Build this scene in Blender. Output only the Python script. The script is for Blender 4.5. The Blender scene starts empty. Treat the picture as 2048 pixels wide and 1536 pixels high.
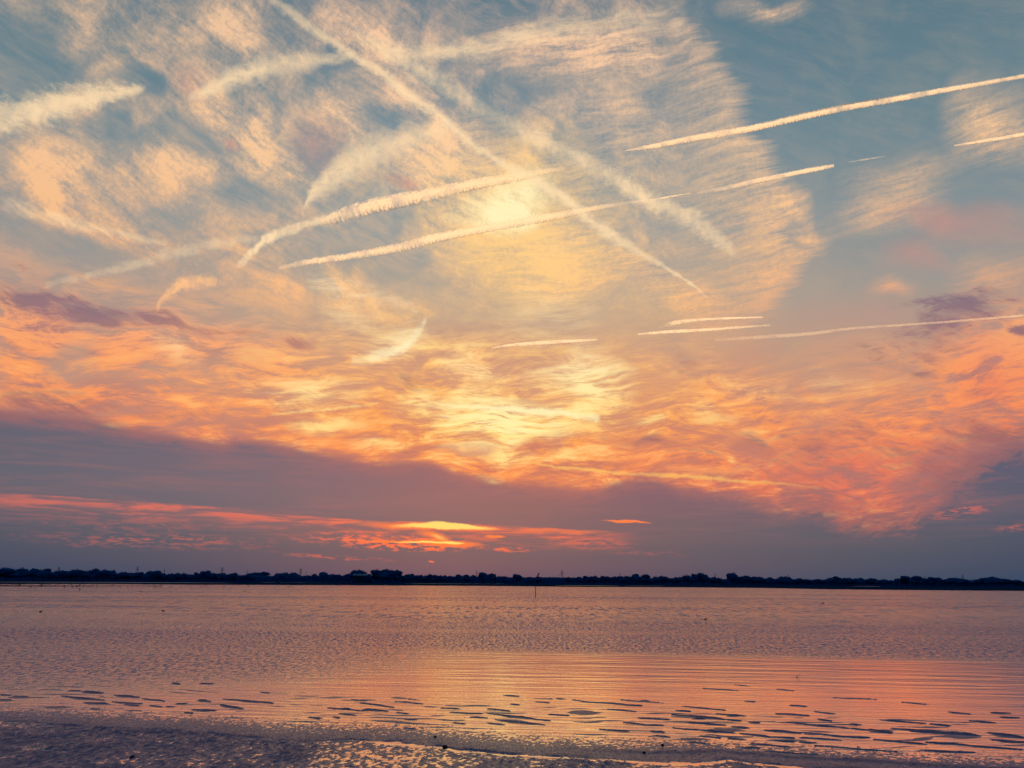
import bpy, bmesh, math, random
import numpy as np
from mathutils import Vector, Matrix, Euler

S = bpy.context.scene
COL = S.collection
R = math.radians
random.seed(7)
np.random.seed(7)

# ------------------------------------------------------------------ camera
FPX = 1607.0                    # focal length in pixels of the 2048 px wide photograph
HORIZON = 1165.0
PITCH = math.atan((HORIZON - 768.0) / FPX)
ROLL = R(0.36)
EYE = 3.0
cam_data = bpy.data.cameras.new('camera')
cam = bpy.data.objects.new('camera', cam_data)
COL.objects.link(cam)
S.camera = cam
cam_data.sensor_width = 36.0
cam_data.lens = 36.0 * FPX / 2048.0
cam_data.clip_start = 0.1
cam_data.clip_end = 400000.0
CAMROT = (Matrix.Rotation(math.pi / 2 + PITCH, 3, 'X') @ Matrix.Rotation(ROLL, 3, 'Z'))
cam.rotation_euler = CAMROT.to_euler()
cam.location = (0, 0, EYE)


def ray(x, y):
    """direction in the world of a point of the photograph"""
    d = CAMROT @ Vector(((x - 1024.0) / FPX, -(y - 768.0) / FPX, -1.0))
    return d.normalized()


def azel(x, y):
    d = ray(x, y)
    return math.degrees(math.atan2(d.x, d.y)), math.degrees(math.asin(d.z))


def ground(x, y, z=0.0):
    d = ray(x, y)
    t = (z - EYE) / d.z
    return Vector((d.x * t, d.y * t, z))


# ------------------------------------------------------------------ render settings
S.view_settings.view_transform = 'Standard'
S.view_settings.look = 'None'
S.view_settings.exposure = 0.0
S.view_settings.gamma = 1.0
S.render.engine = 'CYCLES'
S.cycles.use_adaptive_sampling = True
S.cycles.adaptive_threshold = 0.02
S.cycles.adaptive_min_samples = 12
S.cycles.max_bounces = 5
S.cycles.diffuse_bounces = 2
S.cycles.glossy_bounces = 3
S.cycles.transparent_max_bounces = 16
S.render.resolution_x = 1024
S.render.resolution_y = 768


# ------------------------------------------------------------------ small node language
def lin(c):
    out = []
    for v in c:
        v = v / 255.0
        out.append(v / 12.92 if v <= 0.04045 else ((v + 0.055) / 1.055) ** 2.4)
    return (out[0], out[1], out[2], 1.0)


class N:
    """a socket wrapped so that arithmetic on it adds Math nodes"""
    tree = None

    def __init__(self, s):
        self.s = s

    def __add__(self, o): return mth('ADD', self, o)
    def __radd__(self, o): return mth('ADD', o, self)
    def __sub__(self, o): return mth('SUBTRACT', self, o)
    def __rsub__(self, o): return mth('SUBTRACT', o, self)
    def __mul__(self, o): return mth('MULTIPLY', self, o)
    def __rmul__(self, o): return mth('MULTIPLY', o, self)
    def __truediv__(self, o): return mth('DIVIDE', self, o)


def new(t):
    return N.tree.nodes.new(t)


def put(sock, v):
    if isinstance(v, N):
        N.tree.links.new(v.s, sock)
    else:
        sock.default_value = v


def mth(op, a, b=None, c=None, clamp=False):
    n = new('ShaderNodeMath')
    n.operation = op
    n.use_clamp = clamp
    put(n.inputs[0], a)
    if b is not None: put(n.inputs[1], b)
    if c is not None: put(n.inputs[2], c)
    return N(n.outputs[0])


def mad(a, b, c): return mth('MULTIPLY_ADD', a, b, c)
def sat(a): return mth('ADD', a, 0.0, clamp=True)
def mx(a, b): return mth('MAXIMUM', a, b)
def mn(a, b): return mth('MINIMUM', a, b)


def sm(x, a, b, lo=0.0, hi=1.0, kind='SMOOTHSTEP'):
    n = new('ShaderNodeMapRange')
    n.interpolation_type = kind
    put(n.inputs['Value'], x)
    n.inputs['From Min'].default_value = a
    n.inputs['From Max'].default_value = b
    n.inputs['To Min'].default_value = lo
    n.inputs['To Max'].default_value = hi
    return N(n.outputs[0])


def noise(vec, scale, detail=4.0, rough=0.55, dist=0.0, color=False, lac=2.0):
    n = new('ShaderNodeTexNoise')
    n.noise_dimensions = '3D'
    put(n.inputs['Vector'], vec)
    n.inputs['Scale'].default_value = scale
    n.inputs['Detail'].default_value = detail
    n.inputs['Roughness'].default_value = rough
    n.inputs['Distortion'].default_value = dist
    n.inputs['Lacunarity'].default_value = lac
    return N(n.outputs['Color' if color else 'Fac'])


def mapping(vec, loc=(0, 0, 0), rot=(0, 0, 0), scale=(1, 1, 1), kind='POINT'):
    n = new('ShaderNodeMapping')
    n.vector_type = kind
    put(n.inputs['Vector'], vec)
    n.inputs['Location'].default_value = loc
    n.inputs['Rotation'].default_value = rot
    n.inputs['Scale'].default_value = scale
    return N(n.outputs[0])


def vmath(op, a, b=None, scale=None):
    n = new('ShaderNodeVectorMath')
    n.operation = op
    put(n.inputs[0], a)
    if b is not None: put(n.inputs[1], b)
    if scale is not None: put(n.inputs['Scale'], scale)
    return N(n.outputs[0])


def grad(vec, kind='QUADRATIC_SPHERE'):
    n = new('ShaderNodeTexGradient')
    n.gradient_type = kind
    put(n.inputs['Vector'], vec)
    return N(n.outputs['Fac'])


def ramp(x, stops, kind='LINEAR'):
    n = new('ShaderNodeValToRGB')
    n.color_ramp.interpolation = kind
    e = n.color_ramp.elements
    stops = sorted(stops)
    e[0].position, e[0].color = stops[0][0], stops[0][1]
    e[1].position, e[1].color = stops[-1][0], stops[-1][1]
    for p, c in stops[1:-1]:
        q = e.new(p)
        q.color = c
    put(n.inputs[0], x)
    return N(n.outputs[0])


def mix(f, a, b, kind='MIX', clamp=False):
    n = new('ShaderNodeMix')
    n.data_type = 'RGBA'
    n.blend_type = kind
    n.clamp_result = clamp
    put(n.inputs[0], f)
    put(n.inputs[6], a)
    put(n.inputs[7], b)
    return N(n.outputs[2])


def rgbcurve(x, cs):
    """three curves of one variable at once; cs = three lists of points (0..1, 0..1)"""
    n = new('ShaderNodeRGBCurve')
    n.mapping.extend = 'HORIZONTAL'
    for k in range(3):
        cv = n.mapping.curves[k]
        pts = sorted(cs[k])
        while len(cv.points) < len(pts):
            cv.points.new(0.5, 0.5)
        for p, q in zip(cv.points, pts):
            p.location = q
            p.handle_type = 'AUTO_CLAMPED'
    n.mapping.update()
    put(n.inputs['Color'], x)
    s = new('ShaderNodeSeparateColor')
    N.tree.links.new(n.outputs[0], s.inputs[0])
    return [N(s.outputs[i]) for i in range(3)]


def combine(x, y, z):
    n = new('ShaderNodeCombineXYZ')
    put(n.inputs[0], x)
    put(n.inputs[1], y)
    put(n.inputs[2], z)
    return N(n.outputs[0])


# ------------------------------------------------------------------ world: dusk sky with its cirrus
world = bpy.data.worlds.new('World')
S.world = world
world.use_nodes = True
wt = world.node_tree
wt.nodes.clear()
N.tree = wt
SUN_AZ, SUN_EL = R(-5.0), R(-1.2)      # the sun has just gone under; only the high air still gets it

tc = new('ShaderNodeTexCoord')
DIR = N(tc.outputs['Generated'])
sep = new('ShaderNodeSeparateXYZ')
put(sep.inputs[0], DIR)
dx, dy, dz = (N(sep.outputs[i]) for i in range(3))
AZ = mth('ARCTAN2', dx, dy) * (180 / math.pi)
EL = mth('ARCSINE', dz) * (180 / math.pi)
P0 = combine(AZ * 0.1, EL * 0.1, 0.0)          # ten degrees to the unit
warp_c = noise(P0, 1.1, 3, 0.55, color=True)
warp = vmath('SCALE', vmath('SUBTRACT', warp_c, (0.5, 0.5, 0.5)), scale=0.75)
wmul = vmath('MULTIPLY', warp, (1.0, 0.55, 0.0))
Pw = vmath('ADD', P0, vmath('SCALE', wmul, scale=0.45))
P = vmath('ADD', P0, wmul)                      # warped sky position for soft cloud masses
warp2 = vmath('MULTIPLY', vmath('SUBTRACT', noise(P0, 4.0, 3, 0.6, color=True), (0.5, 0.5, 0.5)), (0.10, 0.05, 0.0))
Pf = vmath('ADD', P0, warp2)                    # lightly frayed position for sharp streaks


def to_u(x, y):
    a, e = azel(x, y)
    return a * 0.1, e * 0.1


def stroke(vec, x0, y0, x1, y1, hw, ext=None, kind='SPHERICAL'):
    """soft ellipse along the line between two points of the photograph, half width hw px"""
    u0, v0 = to_u(x0, y0)
    u1, v1 = to_u(x1, y1)
    cu, cv = (u0 + u1) / 2, (v0 + v1) / 2
    half = math.hypot(u1 - u0, v1 - v0) / 2
    ang = math.atan2(v1 - v0, u1 - u0)
    w = hw * 0.1 * math.degrees(1 / FPX)
    m = mapping(vec, (cu, cv, 0), (0, 0, ang), (max(half + w * 0.5, w), w, 1), 'TEXTURE')
    return grad(m, kind)


def strokes(vec, items, kind='SPHERICAL'):
    acc = None
    for it in items:
        g = stroke(vec, *it[:5], kind=kind)
        acc = mth('MULTIPLY', g, it[5]) if acc is None else mad(g, it[5], acc)
    return acc


fray_n = noise(mapping(P0, (0, 0, 0), (0, 0, R(20)), (7, 12, 1)), 1.2, 4, 0.72, 0.3)


def ribbon(vec, pts, soft=0.5, top=None):
    """streak through points (x, y, half width px, strength) of the photograph, left to right.
    returns strength field and signed position across it (-1 bottom edge .. 1 top edge)"""
    A = [(azel(p[0], p[1])[0], azel(p[0], p[1])[1], math.degrees(p[2] / FPX), p[3]) for p in pts]
    a0, a1 = A[0][0], A[-1][0]
    e0 = min(a[1] for a in A) - 0.5
    e1 = max(a[1] for a in A) + 0.5
    W = max(a[2] for a in A) * 1.01
    s = new('ShaderNodeSeparateXYZ')
    put(s.inputs[0], vec)
    az, el = N(s.outputs[0]), N(s.outputs[1])
    t = mad(az, 10 / (a1 - a0), -a0 / (a1 - a0))
    c = rgbcurve(t, [[((a[0] - a0) / (a1 - a0), (a[1] - e0) / (e1 - e0)) for a in A],
                     [((a[0] - a0) / (a1 - a0), a[2] / W) for a in A],
                     [((a[0] - a0) / (a1 - a0), a[3]) for a in A]])
    d = (el * 10.0 - mad(c[0], e1 - e0, e0)) / mx(c[1] * W, 0.01)
    ad = mth('ABSOLUTE', d) + (fray_n - 0.5) * 2.2
    f = sm(ad, 1.15, 1.0 - soft)
    ends = sm(mth('ABSOLUTE', t - 0.5), 0.5, 0.47)
    return f * c[2] * ends, d


def edge_el(vec, pts):
    """elevation (degrees) of a traced cloud edge as a function of azimuth"""
    A = [azel(*p) for p in pts]
    a0, a1 = A[0][0], A[-1][0]
    s = new('ShaderNodeSeparateXYZ')
    put(s.inputs[0], vec)
    t = mad(N(s.outputs[0]), 10 / (a1 - a0), -a0 / (a1 - a0))
    e1 = 20.0
    c = [((a - a0) / (a1 - a0), e / e1) for a, e in A]
    return rgbcurve(t, [c, [(0, 0), (1, 1)], [(0, 0), (1, 1)]])[0] * e1


def elramp(rows, kind='LINEAR'):
    return ramp(EL / 60.0, [(max(e, 0) / 60.0, lin(c)) for e, c in rows], kind)


# --- fibre textures -------------------------------------------------
def fibre(ang, sx, sy, scale=1.0, detail=5, rough=0.62, dist=0.6, off=0.0, src=None):
    m = mapping(src or P, (off, off * 1.7, off), (0, 0, R(-ang)), (1, 1, 1))
    m2 = mapping(m, (0, 0, 0), (0, 0, 0), (sx, sy, 1))
    return noise(m2, scale, detail, rough, dist)


fA = fibre(-24, 2.6, 13.0, 1.0, 5, 0.70, 0.2, 3.1, Pw)       # strands falling to the right
fB = fibre(6, 2.6, 20.0, 1.0, 5, 0.72, 0.25, 7.7, Pw)        # strands lying nearly level
fC = fibre(24, 3.0, 14.0, 1.0, 5, 0.70, 0.4, 11.3, P)       # strands rising to the right
puff = noise(P, 2.6, 6, 0.58, 0.3)
swirl = noise(mapping(Pw, (1.3, 2.2, 0), (0, 0, R(9)), (1.0, 3.6, 1)), 2.3, 6, 0.68, 0.55)                       # billowy

grain = noise(P0, 30.0, 3, 0.75, 0.2)

# --- clear sky ------------------------------------------------------
side = sm(mth('ABSOLUTE', AZ + 1.0), 4.0, 34.0)
clear_mid = elramp([(0, (92, 86, 100)), (5, (180, 100, 90)), (10, (214, 126, 92)), (13.5, (212, 146, 108)),
                    (17, (196, 156, 126)), (20, (178, 160, 140)), (24, (144, 151, 150)), (30, (116, 138, 148)),
                    (39, (92, 120, 134)), (50, (84, 112, 128)), (60, (70, 100, 122))])
clear_side = elramp([(0, (56, 75, 100)), (4, (95, 85, 108)), (8, (170, 115, 110)), (12, (190, 138, 116)),
                     (15, (178, 145, 126)), (19, (152, 146, 140)), (24, (122, 138, 144)), (30, (102, 128, 138)),
                     (39, (74, 111, 127)), (50, (70, 102, 122)), (60, (62, 94, 118))])
sky = mix(side, clear_mid, clear_side)

# --- colour of the lit ice cloud ------------------------------------
near_c = elramp([(4, (248, 120, 80)), (8, (255, 146, 70)), (11, (255, 172, 76)), (14, (255, 180, 94)),
                 (18, (255, 196, 122)), (22, (255, 198, 134)), (27, (255, 206, 148)), (33, (255, 206, 160)), (40, (248, 198, 160))])
far_c = elramp([(4, (214, 100, 88)), (7, (236, 108, 76)), (10, (248, 138, 78)), (13, (250, 152, 88)),
                (17, (248, 166, 116)), (22, (248, 188, 134)), (28, (247, 198, 150)), (40, (236, 194, 158))])
cloud_hi = None
cloud_c = mix(sm(mth('ABSOLUTE', AZ + 0.5), 3.0, 25.0), near_c, far_c)

# --- 1: upper and middle cirrus masses -------------------------------
massA = strokes(P, [
    (150, 60, 560, 110, 120, .20), (440, 60, 520, 70, 55, .40), (620, 20, 820, 90, 50, .45),
    (0, 330, 260, 400, 70, .42), (0, 290, 180, 430, 50, .30), (130, 250, 260, 340, 50, .30),
    (40, 420, 420, 500, 36, .60), (200, 360, 520, 310, 40, .45), (480, 400, 560, 440, 40, .2),
    (400, 200, 620, 350, 62, .70), (500, 190, 540, 280, 50, .40), (640, 170, 720, 280, 80, .25),
    (760, 130, 860, 220, 60, .3), (800, 290, 900, 360, 90, .55), (700, 60, 780, 110, 50, .4),
    (450, 520, 600, 640, 70, .45), (640, 560, 760, 600, 60, .65), (700, 620, 860, 640, 60, .5),
    (860, 300, 1060, 420, 130, .5), (860, 440, 1200, 480, 120, .5), (900, 560, 1200, 560, 90, .2)])
holes = strokes(P, [
    (-60, 60, 60, 150, 110, .75), (0, 175, 180, 140, 45, .6), (230, 160, 320, 165, 34, .5), (180, 280, 240, 300, 50, .6),
    (320, 245, 430, 280, 42, .45), (450, 340, 530, 400, 60, .50), (560, 200, 660, 160, 45, .3), (-20, 440, 340, 550, 55, 1.1),
    (100, 550, 320, 575, 34, .9), (740, 420, 850, 390, 34, .9), (690, 500, 800, 450, 44, .8), (760, 525, 860, 505, 44, .8),
    (430, 610, 520, 650, 44, .6), (860, 10, 1060, 40, 60, .7), (920, 120, 1010, 135, 26, .5), (870, 165, 930, 200, 28, .5),
    (940, 225, 1060, 300, 34, .6), (1000, 150, 1100, 240, 40, .2), (1060, 560, 1150, 610, 50, .3), (620, 480, 700, 460, 20, .4)])
massB = strokes(P, [
    (820, 110, 1380, 60, 75, .70), (1150, 60, 1400, 110, 80, .45), (1000, 170, 1450, 200, 110, .50),
    (850, 200, 1000, 350, 120, .35), (1100, 300, 1450, 330, 120, .45), (880, 330, 1180, 520, 190, .85),
    (840, 560, 1240, 560, 120, .62), (1120, 470, 1450, 560, 110, .60), (1400, 330, 1600, 480, 110, .55),
    (1320, 550, 1600, 620, 70, .45), (1600, 480, 1950, 400, 60, .50), (1640, 400, 1980, 300, 80, .50),
    (1950, 170, 2048, 320, 90, .75), (1550, 370, 1600, 450, 36, .7), (1560, 470, 1630, 510, 30, .5), (1430, 10, 1620, 0, 30, .7), (1900, 560, 2100, 560, 60, .55),
    (1720, 590, 1850, 590, 28, .6), (1180, 640, 1300, 800, 110, .40), (1280, 600, 1520, 680, 80, .45)])
# level sheet with a frayed right hand edge
eA = [azel(x, y) for x, y in [(1380, 20), (1430, 80), (1470, 140), (1505, 190), (1500, 250), (1555, 290), (1560, 330),
                              (1590, 370), (1600, 430), (1590, 470), (1640, 500), (1600, 560), (1560, 620), (1500, 680)]]
elmin, elmax = eA[-1][1], eA[0][1]
tE = mad(EL, 1 / (elmax - elmin), -elmin / (elmax - elmin))
cE = rgbcurve(tE, [[((e - elmin) / (elmax - elmin), a / 30.0) for a, e in reversed(eA)], [(0, 0), (1, 1)], [(0, 0), (1, 1)]])[0] * 30.0
fringe = noise(mapping(P0, (0, 0, 0), (0, 0, R(-4)), (0.8, 16, 1)), 1.0, 4, 0.7, 0.4)
dE = cE + (fringe - 0.5) * mad(puff, 11.0, -1.5) - AZ
sheet = sm(dE, -0.4, 1.8) * sm(dE, 22.0, 3.0) * sm(EL, 16.0, 20.0) * sm(EL, 41.0, 36.0)
sheet = sheet * mad(sm(dE, 7.0, 0.0), 0.38, 0.42) * sm(EL, 34.0, 24.0, 0.75, 1.0)

nA = sm(fA * 0.46 + puff * 0.42 + grain * 0.20, 0.42, 0.68, 0.0, 1.0, 'LINEAR')
nB = sm(fB * 0.62 + puff * 0.25 + grain * 0.18, 0.39, 0.66, 0.0, 1.0, 'LINEAR')
veil = sm(AZ, 20.0, 10.0) * sm(EL, 16.0, 20.0) * mad(puff, 0.85, -0.05)
aA = sm(veil + massA * 0.85 - holes * 0.80, 0.02, 0.95, 0.0, 0.95) * mad(nA, 1.40, 0.18)
aB = sm(massB, 0.0, 0.95, 0.0, 0.95) * mad(nB, 1.30, 0.20)
aS = sheet * (nB * 1.1 + 0.25)
faint = sm(fA * 0.5 + puff * 0.5, 0.40, 0.66) * sm(EL, 15.0, 22.0) * 0.34 * sm(AZ, 16.0, 8.0, 0.25, 1.0) * sm(AZ, -34.0, -22.0, 0.5, 1.0)
alpha = mx(mx(aA, aB), mx(aS, faint))
alpha = sat(alpha * mad(grain, 0.36, 0.84)) * 0.96
sky = mix(alpha, sky, cloud_c)

# --- 2: the glow of the halo arc above the sun ----------------------
halo = strokes(P, [(880, 420, 1180, 400, 170, 1.0), (960, 520, 1120, 500, 110, .5)])
halo_t = sat(halo * mad(nB * 0.6 + nA * 0.6, 1.15, 0.12))
sky = mix(halo_t * 0.92, sky, lin((255, 208, 132)))
core = strokes(P, [(920, 410, 1110, 390, 70, 1.1), (960, 440, 1060, 440, 50, .6)])
sky = mix(sat(core * mad(nA, 2.0, 0.15)) * 0.95, sky, lin((255, 242, 186)))
warm = strokes(P, [(940, 520, 1060, 560, 110, .8), (1080, 500, 1240, 520, 90, .5)])
sky = mix(sat(warm * mad(fC, 0.9, 0.1)) * 0.8, sky, lin((255, 204, 120)))

# --- 3: the wide orange and yellow band -----------------------------
band_lo = edge_el(P, [(-200, 800), (0, 806), (300, 850), (500, 880), (760, 925), (1000, 960), (1300, 980), (1600, 1040), (1800, 1050), (1900, 990), (2048, 900), (2250, 860)])
hb = EL - band_lo                               # height over the dark bank
band = sm(hb, 13.0, 5.0) * sm(EL + (puff - 0.5) * 8.0, 21.5, 16.0)
bn = sm(puff * 0.25 + fB * 0.25 + swirl * 0.5, 0.42, 0.60)
band_a = sat(band * mad(bn, 1.0, 0.22) + strokes(P, [
    (0, 640, 160, 660, 60, .9), (60, 650, 460, 740, 40, .8), (350, 680, 640, 770, 45, .5), (0, 740, 300, 800, 40, .6),
    (400, 690, 640, 700, 40, .3), (1350, 760, 1600, 800, 60, .5), (1900, 700, 2048, 820, 110, .6), (1640, 700, 1900, 720, 60, .35),
    (720, 690, 1180, 700, 60, .5)]))
bgap = strokes(P, [(90, 715, 230, 725, 40, 1.0), (120, 680, 230, 690, 16, .8), (240, 740, 560, 760, 30, .5), (440, 730, 560, 720, 30, .5), (480, 620, 600, 640, 34, .6),
                    (1300, 700, 1420, 740, 40, .4), (1560, 790, 1640, 800, 30, .5), (1440, 690, 1600, 700, 26, .4), (1380, 830, 1500, 835, 14, .6), (1780, 600, 1700, 640, 40, .4)])
band_a = sat(band_a - bgap * mad(fB, 1.2, 0.0))
relief = swirl * 0.55 + fB * 0.30 + fC * 0.15
hi_c = mix(sm(mth('ABSOLUTE', AZ + 1.0), 3.0, 26.0), lin((255, 222, 136)), lin((255, 176, 100)))
lo_c = mix(sm(EL, 6.0, 17.0), lin((168, 84, 86)), mix(side, lin((206, 140, 108)), lin((176, 120, 112))))
band_c = mix(sm(relief, 0.40, 0.52, 0.0, 1.0), lo_c, cloud_c)
band_c = mix(sm(relief, 0.50, 0.62) * 0.80, band_c, hi_c)
sky = mix(band_a * 0.95, sky, band_c)
# bright yellow places
yel = strokes(P, [
    (820, 815, 1200, 850, 62, 1.15), (880, 870, 1080, 870, 50, 1.0), (1150, 700, 1215, 860, 75, .8), (1060, 760, 1200, 740, 45, .7),
    (720, 715, 850, 660, 40, .6), (860, 720, 1060, 760, 60, .55), (500, 790, 700, 800, 40, .7), (620, 560, 760, 640, 60, .35),
    (560, 850, 720, 862, 16, 1.0), (690, 885, 800, 905, 14, 1.0), (1230, 848, 1310, 850, 14, 1.0), (1440, 765, 1600, 780, 35, .22),
    (1000, 640, 1180, 620, 70, .25), (860, 800, 760, 830, 40, .5), (930, 955, 1020, 962, 14, 1.1), (940, 920, 1080, 925, 16, .8),
    (320, 690, 440, 730, 35, .35), (1660, 750, 1700, 800, 26, .2), (1390, 800, 1420, 840, 36, .3), (1100, 880, 1160, 930, 30, .4)])
yn = sm(fB * 0.35 + swirl * 0.45 + fringe * 0.2, 0.42, 0.60)
sky = mix(sat(yel * mad(yn, 1.35, 0.12)), sky, mix(sm(EL, 10.0, 17.0), lin((255, 228, 140)), lin((255, 232, 178))))
# fan of feathered streaks
fanv = mapping(P, (0, 0, 0), (0, 0, R(-16)), (1.6, 15, 1))
fann = noise(fanv, 1.0, 5, 0.62, 0.4)
fan = strokes(P, [(850, 820, 1180, 850, 62, 1.0), (880, 880, 1060, 850, 60, 1.0), (1120, 770, 1230, 740, 40, .7)])
sky = mix(sat(fan * 1.4 * sm(fann, 0.44, 0.58)) * 0.85, sky, lin((255, 240, 164)))
# orange and red reaches near the bank
org = strokes(P, [
    (560, 870, 820, 905, 45, .9), (680, 820, 820, 860, 50, .6), (1150, 880, 1400, 960, 50, .6), (860, 920, 1220, 985, 30, .9),
    (1350, 990, 1660, 1030, 26, .6), (1500, 920, 1860, 990, 60, .65), (1880, 760, 2100, 830, 90, .7), (1640, 980, 1860, 1000, 40, .45),
    (1450, 700, 1560, 690, 60, .2)])
sky = mix(sat(org * mad(bn, 0.9, 0.15)) * 0.85, sky, mix(sm(AZ, -2, 22), lin((250, 140, 70)), lin((240, 116, 84))))

# --- 4: mauve shadowed wisps ----------------------------------------
dk = strokes(P, [
    (-80, 560, 160, 610, 60, 1.3), (20, 590, 380, 650, 40, .95), (200, 610, 460, 680, 36, .9), (380, 650, 660, 700, 28, .7), (1700, 640, 2080, 690, 60, .5), (1880, 850, 2080, 880, 40, .6),
    (560, 685, 640, 680, 22, .9), (740, 745, 870, 775, 34, .75), (-40, 800, 330, 828, 26, 1.0), (250, 835, 520, 860, 22, .6),
    (1180, 878, 1440, 915, 16, 1.25), (1300, 700, 1400, 760, 70, .45), (1280, 600, 1330, 720, 30, .0), (1840, 640, 2080, 590, 44, 1.2), (120, 600, 260, 640, 30, .8), (1660, 700, 1800, 730, 30, .5), (1420, 870, 1560, 900, 30, .6),
    (1760, 690, 2000, 640, 60, .55), (2010, 668, 2070, 668, 15, 1.6), (1780, 745, 1900, 742, 26, .7), (1930, 790, 2080, 775, 22, .7),
    (1500, 890, 1780, 900, 60, .9), (1560, 940, 1760, 960, 26, .5), (1660, 860, 1760, 880, 22, .5), (1980, 880, 2080, 1000, 60, .8), (1760, 950, 2080, 900, 80, 1.1), (1380, 930, 1700, 980, 30, .5), (-40, 770, 300, 800, 40, .6), (1620, 990, 1730, 1000, 22, .9), (1300, 850, 1560, 900, 40, .35),
    (770, 925, 880, 905, 12, .9), (850, 912, 905, 904, 7, 1.0), (640, 230, 660, 240, 10, 0), (1860, 1010, 2080, 960, 60, 1.0), (640, 240, 700, 300, 60, .0), (1180, 640, 1240, 900, 12, .0)])
dkn = sm(swirl * 0.5 + fB * 0.25 + fA * 0.25, 0.42, 0.62)
dk_c = mix(sm(EL, 8.0, 19.0), lin((142, 88, 98)), mix(side, lin((196, 128, 104)), lin((118, 98, 118))))
sky = mix(sm(dk * 0.9 + (dkn - 0.5) * 1.1 * sm(dk, 0.0, 0.35), 0.02, 1.25) * 0.86, sky, dk_c)
pink = strokes(P, [(620, 250, 680, 300, 60, .6), (330, 150, 400, 180, 40, .4), (430, 270, 460, 275, 14, .9), (780, 350, 830, 360, 16, .9),
                   (1780, 430, 2048, 480, 45, .8), (1780, 520, 1900, 530, 40, .8), (1560, 640, 1900, 640, 60, .3), (1900, 640, 2048, 760, 60, .3)])
sky = mix(sat(pink * mad(puff, 1.0, 0.1)) * 0.8, sky, lin((224, 142, 122)))

# --- 5: streaks -----------------------------------------------------
ST = []
def add_ribbon(pts, soft=0.6, col=None, fib=None, lo=0.25, k=1.0, vec=None):
    global sky
    f, d = ribbon(vec or Pf, pts, soft)
    a = f if fib is None else f * sm(fib, 0.36, 0.62, lo, 1.0)
    sky = mix(sat(a * k), sky, col or cloud_c)


bright = mix(0.9, cloud_c, lin((255, 222, 174)))
cross = noise(mapping(Pf, (0, 0, 0), (0, 0, R(38)), (9, 3.5, 1)), 1.6, 5, 0.7, 0.4)
add_ribbon([(-160, 265, 44, .8), (0, 235, 40, .9), (120, 208, 34, .95), (220, 186, 22, .95), (292, 176, 8, .6)], 1.0, bright, mad(cross, 0.4, puff * 0.6), .6, .95)
add_ribbon([(370, 198, 6, .4), (420, 178, 20, .95), (480, 150, 26, 1.), (560, 130, 26, .75), (640, 120, 16, .7), (710, 108, 10, .6)], 1.0, bright, mad(cross, 0.3, fray_n * 0.7), .45, .97)
add_ribbon([(600, 418, 6, .8), (640, 372, 30, 1.), (700, 330, 44, .95), (780, 290, 38, .8), (900, 252, 20, .5)], 1.0, bright, mad(cross, 0.3, fray_n * 0.7), .45, .97)
add_ribbon([(470, 530, 6, .5), (500, 508, 14, .9), (530, 480, 14, 1.), (570, 465, 12, .8), (640, 440, 10, .7), (680, 425, 8, .7)], .8, bright, cross, .6)
add_ribbon([(310, 620, 8, .4), (335, 590, 16, .95), (370, 568, 16, 1.), (435, 562, 12, .6)], .8, mix(.5, cloud_c, lin((255, 200, 140))), cross, .5)
add_ribbon([(80, 572, 7, .3), (200, 545, 10, .4), (330, 512, 14, .5), (430, 488, 12, .5), (520, 478, 10, .3)], .9, bright, cross, .4, .75)
add_ribbon([(0, 400, 12, .3), (60, 420, 14, .7), (140, 444, 12, .8), (240, 468, 10, .7), (340, 492, 8, .3)], 1.0, bright, fA, .3, .8)
add_ribbon([(700, 722, 12, .4), (760, 712, 15, .9), (805, 696, 15, 1.), (835, 668, 16, .9), (856, 640, 14, .5)], 1.0, lin((255, 238, 188)), puff, .5, .9)
add_ribbon([(610, 560, 20, .2), (680, 575, 26, .7), (760, 590, 22, .5), (840, 618, 12, .3)], 1.0, bright, fB, .1, .8)
add_ribbon([(640, 430, 24, .3), (700, 415, 26, .5), (780, 380, 22, .3)], 1.0, bright, puff, .2, .6)
add_ribbon([(860, 806, 4, .4), (980, 816, 8, .9), (1100, 824, 10, 1.), (1205, 836, 10, .7)], 1.0, lin((255, 240, 176)), None, k=.9)
# crossing diagonals
add_ribbon([(520, -20, 14, .4), (620, 50, 12, .6), (700, 105, 12, .75), (800, 175, 14, .8), (900, 250, 14, .8), (1000, 325, 12, .8),
            (1100, 378, 18, .9), (1200, 455, 18, .9), (1280, 505, 12, .6), (1360, 553, 6, .7), (1420, 600, 5, .3)], 1.0, bright, mad(cross, 0.5, puff * 0.5), .72, 1.0)
add_ribbon([(700, 60, 20, .4), (820, 130, 26, .6), (920, 190, 24, .55), (1020, 250, 22, .6), (1120, 300, 24, .7), (1220, 350, 26, .85), (1300, 400, 26, .85),
            (1400, 450, 26, .75), (1485, 512, 10, .5)], 1.0, bright, mad(cross, 0.5, puff * 0.5), .35, 1.0)
add_ribbon([(760, 100, 20, .6), (850, 105, 20, .8), (960, 95, 22, .8), (1100, 60, 26, .7), (1250, 45, 30, .5), (1380, 36, 20, .3)], 1.0, bright, mad(fB, 0.5, puff * 0.5), .2, .85)
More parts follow.
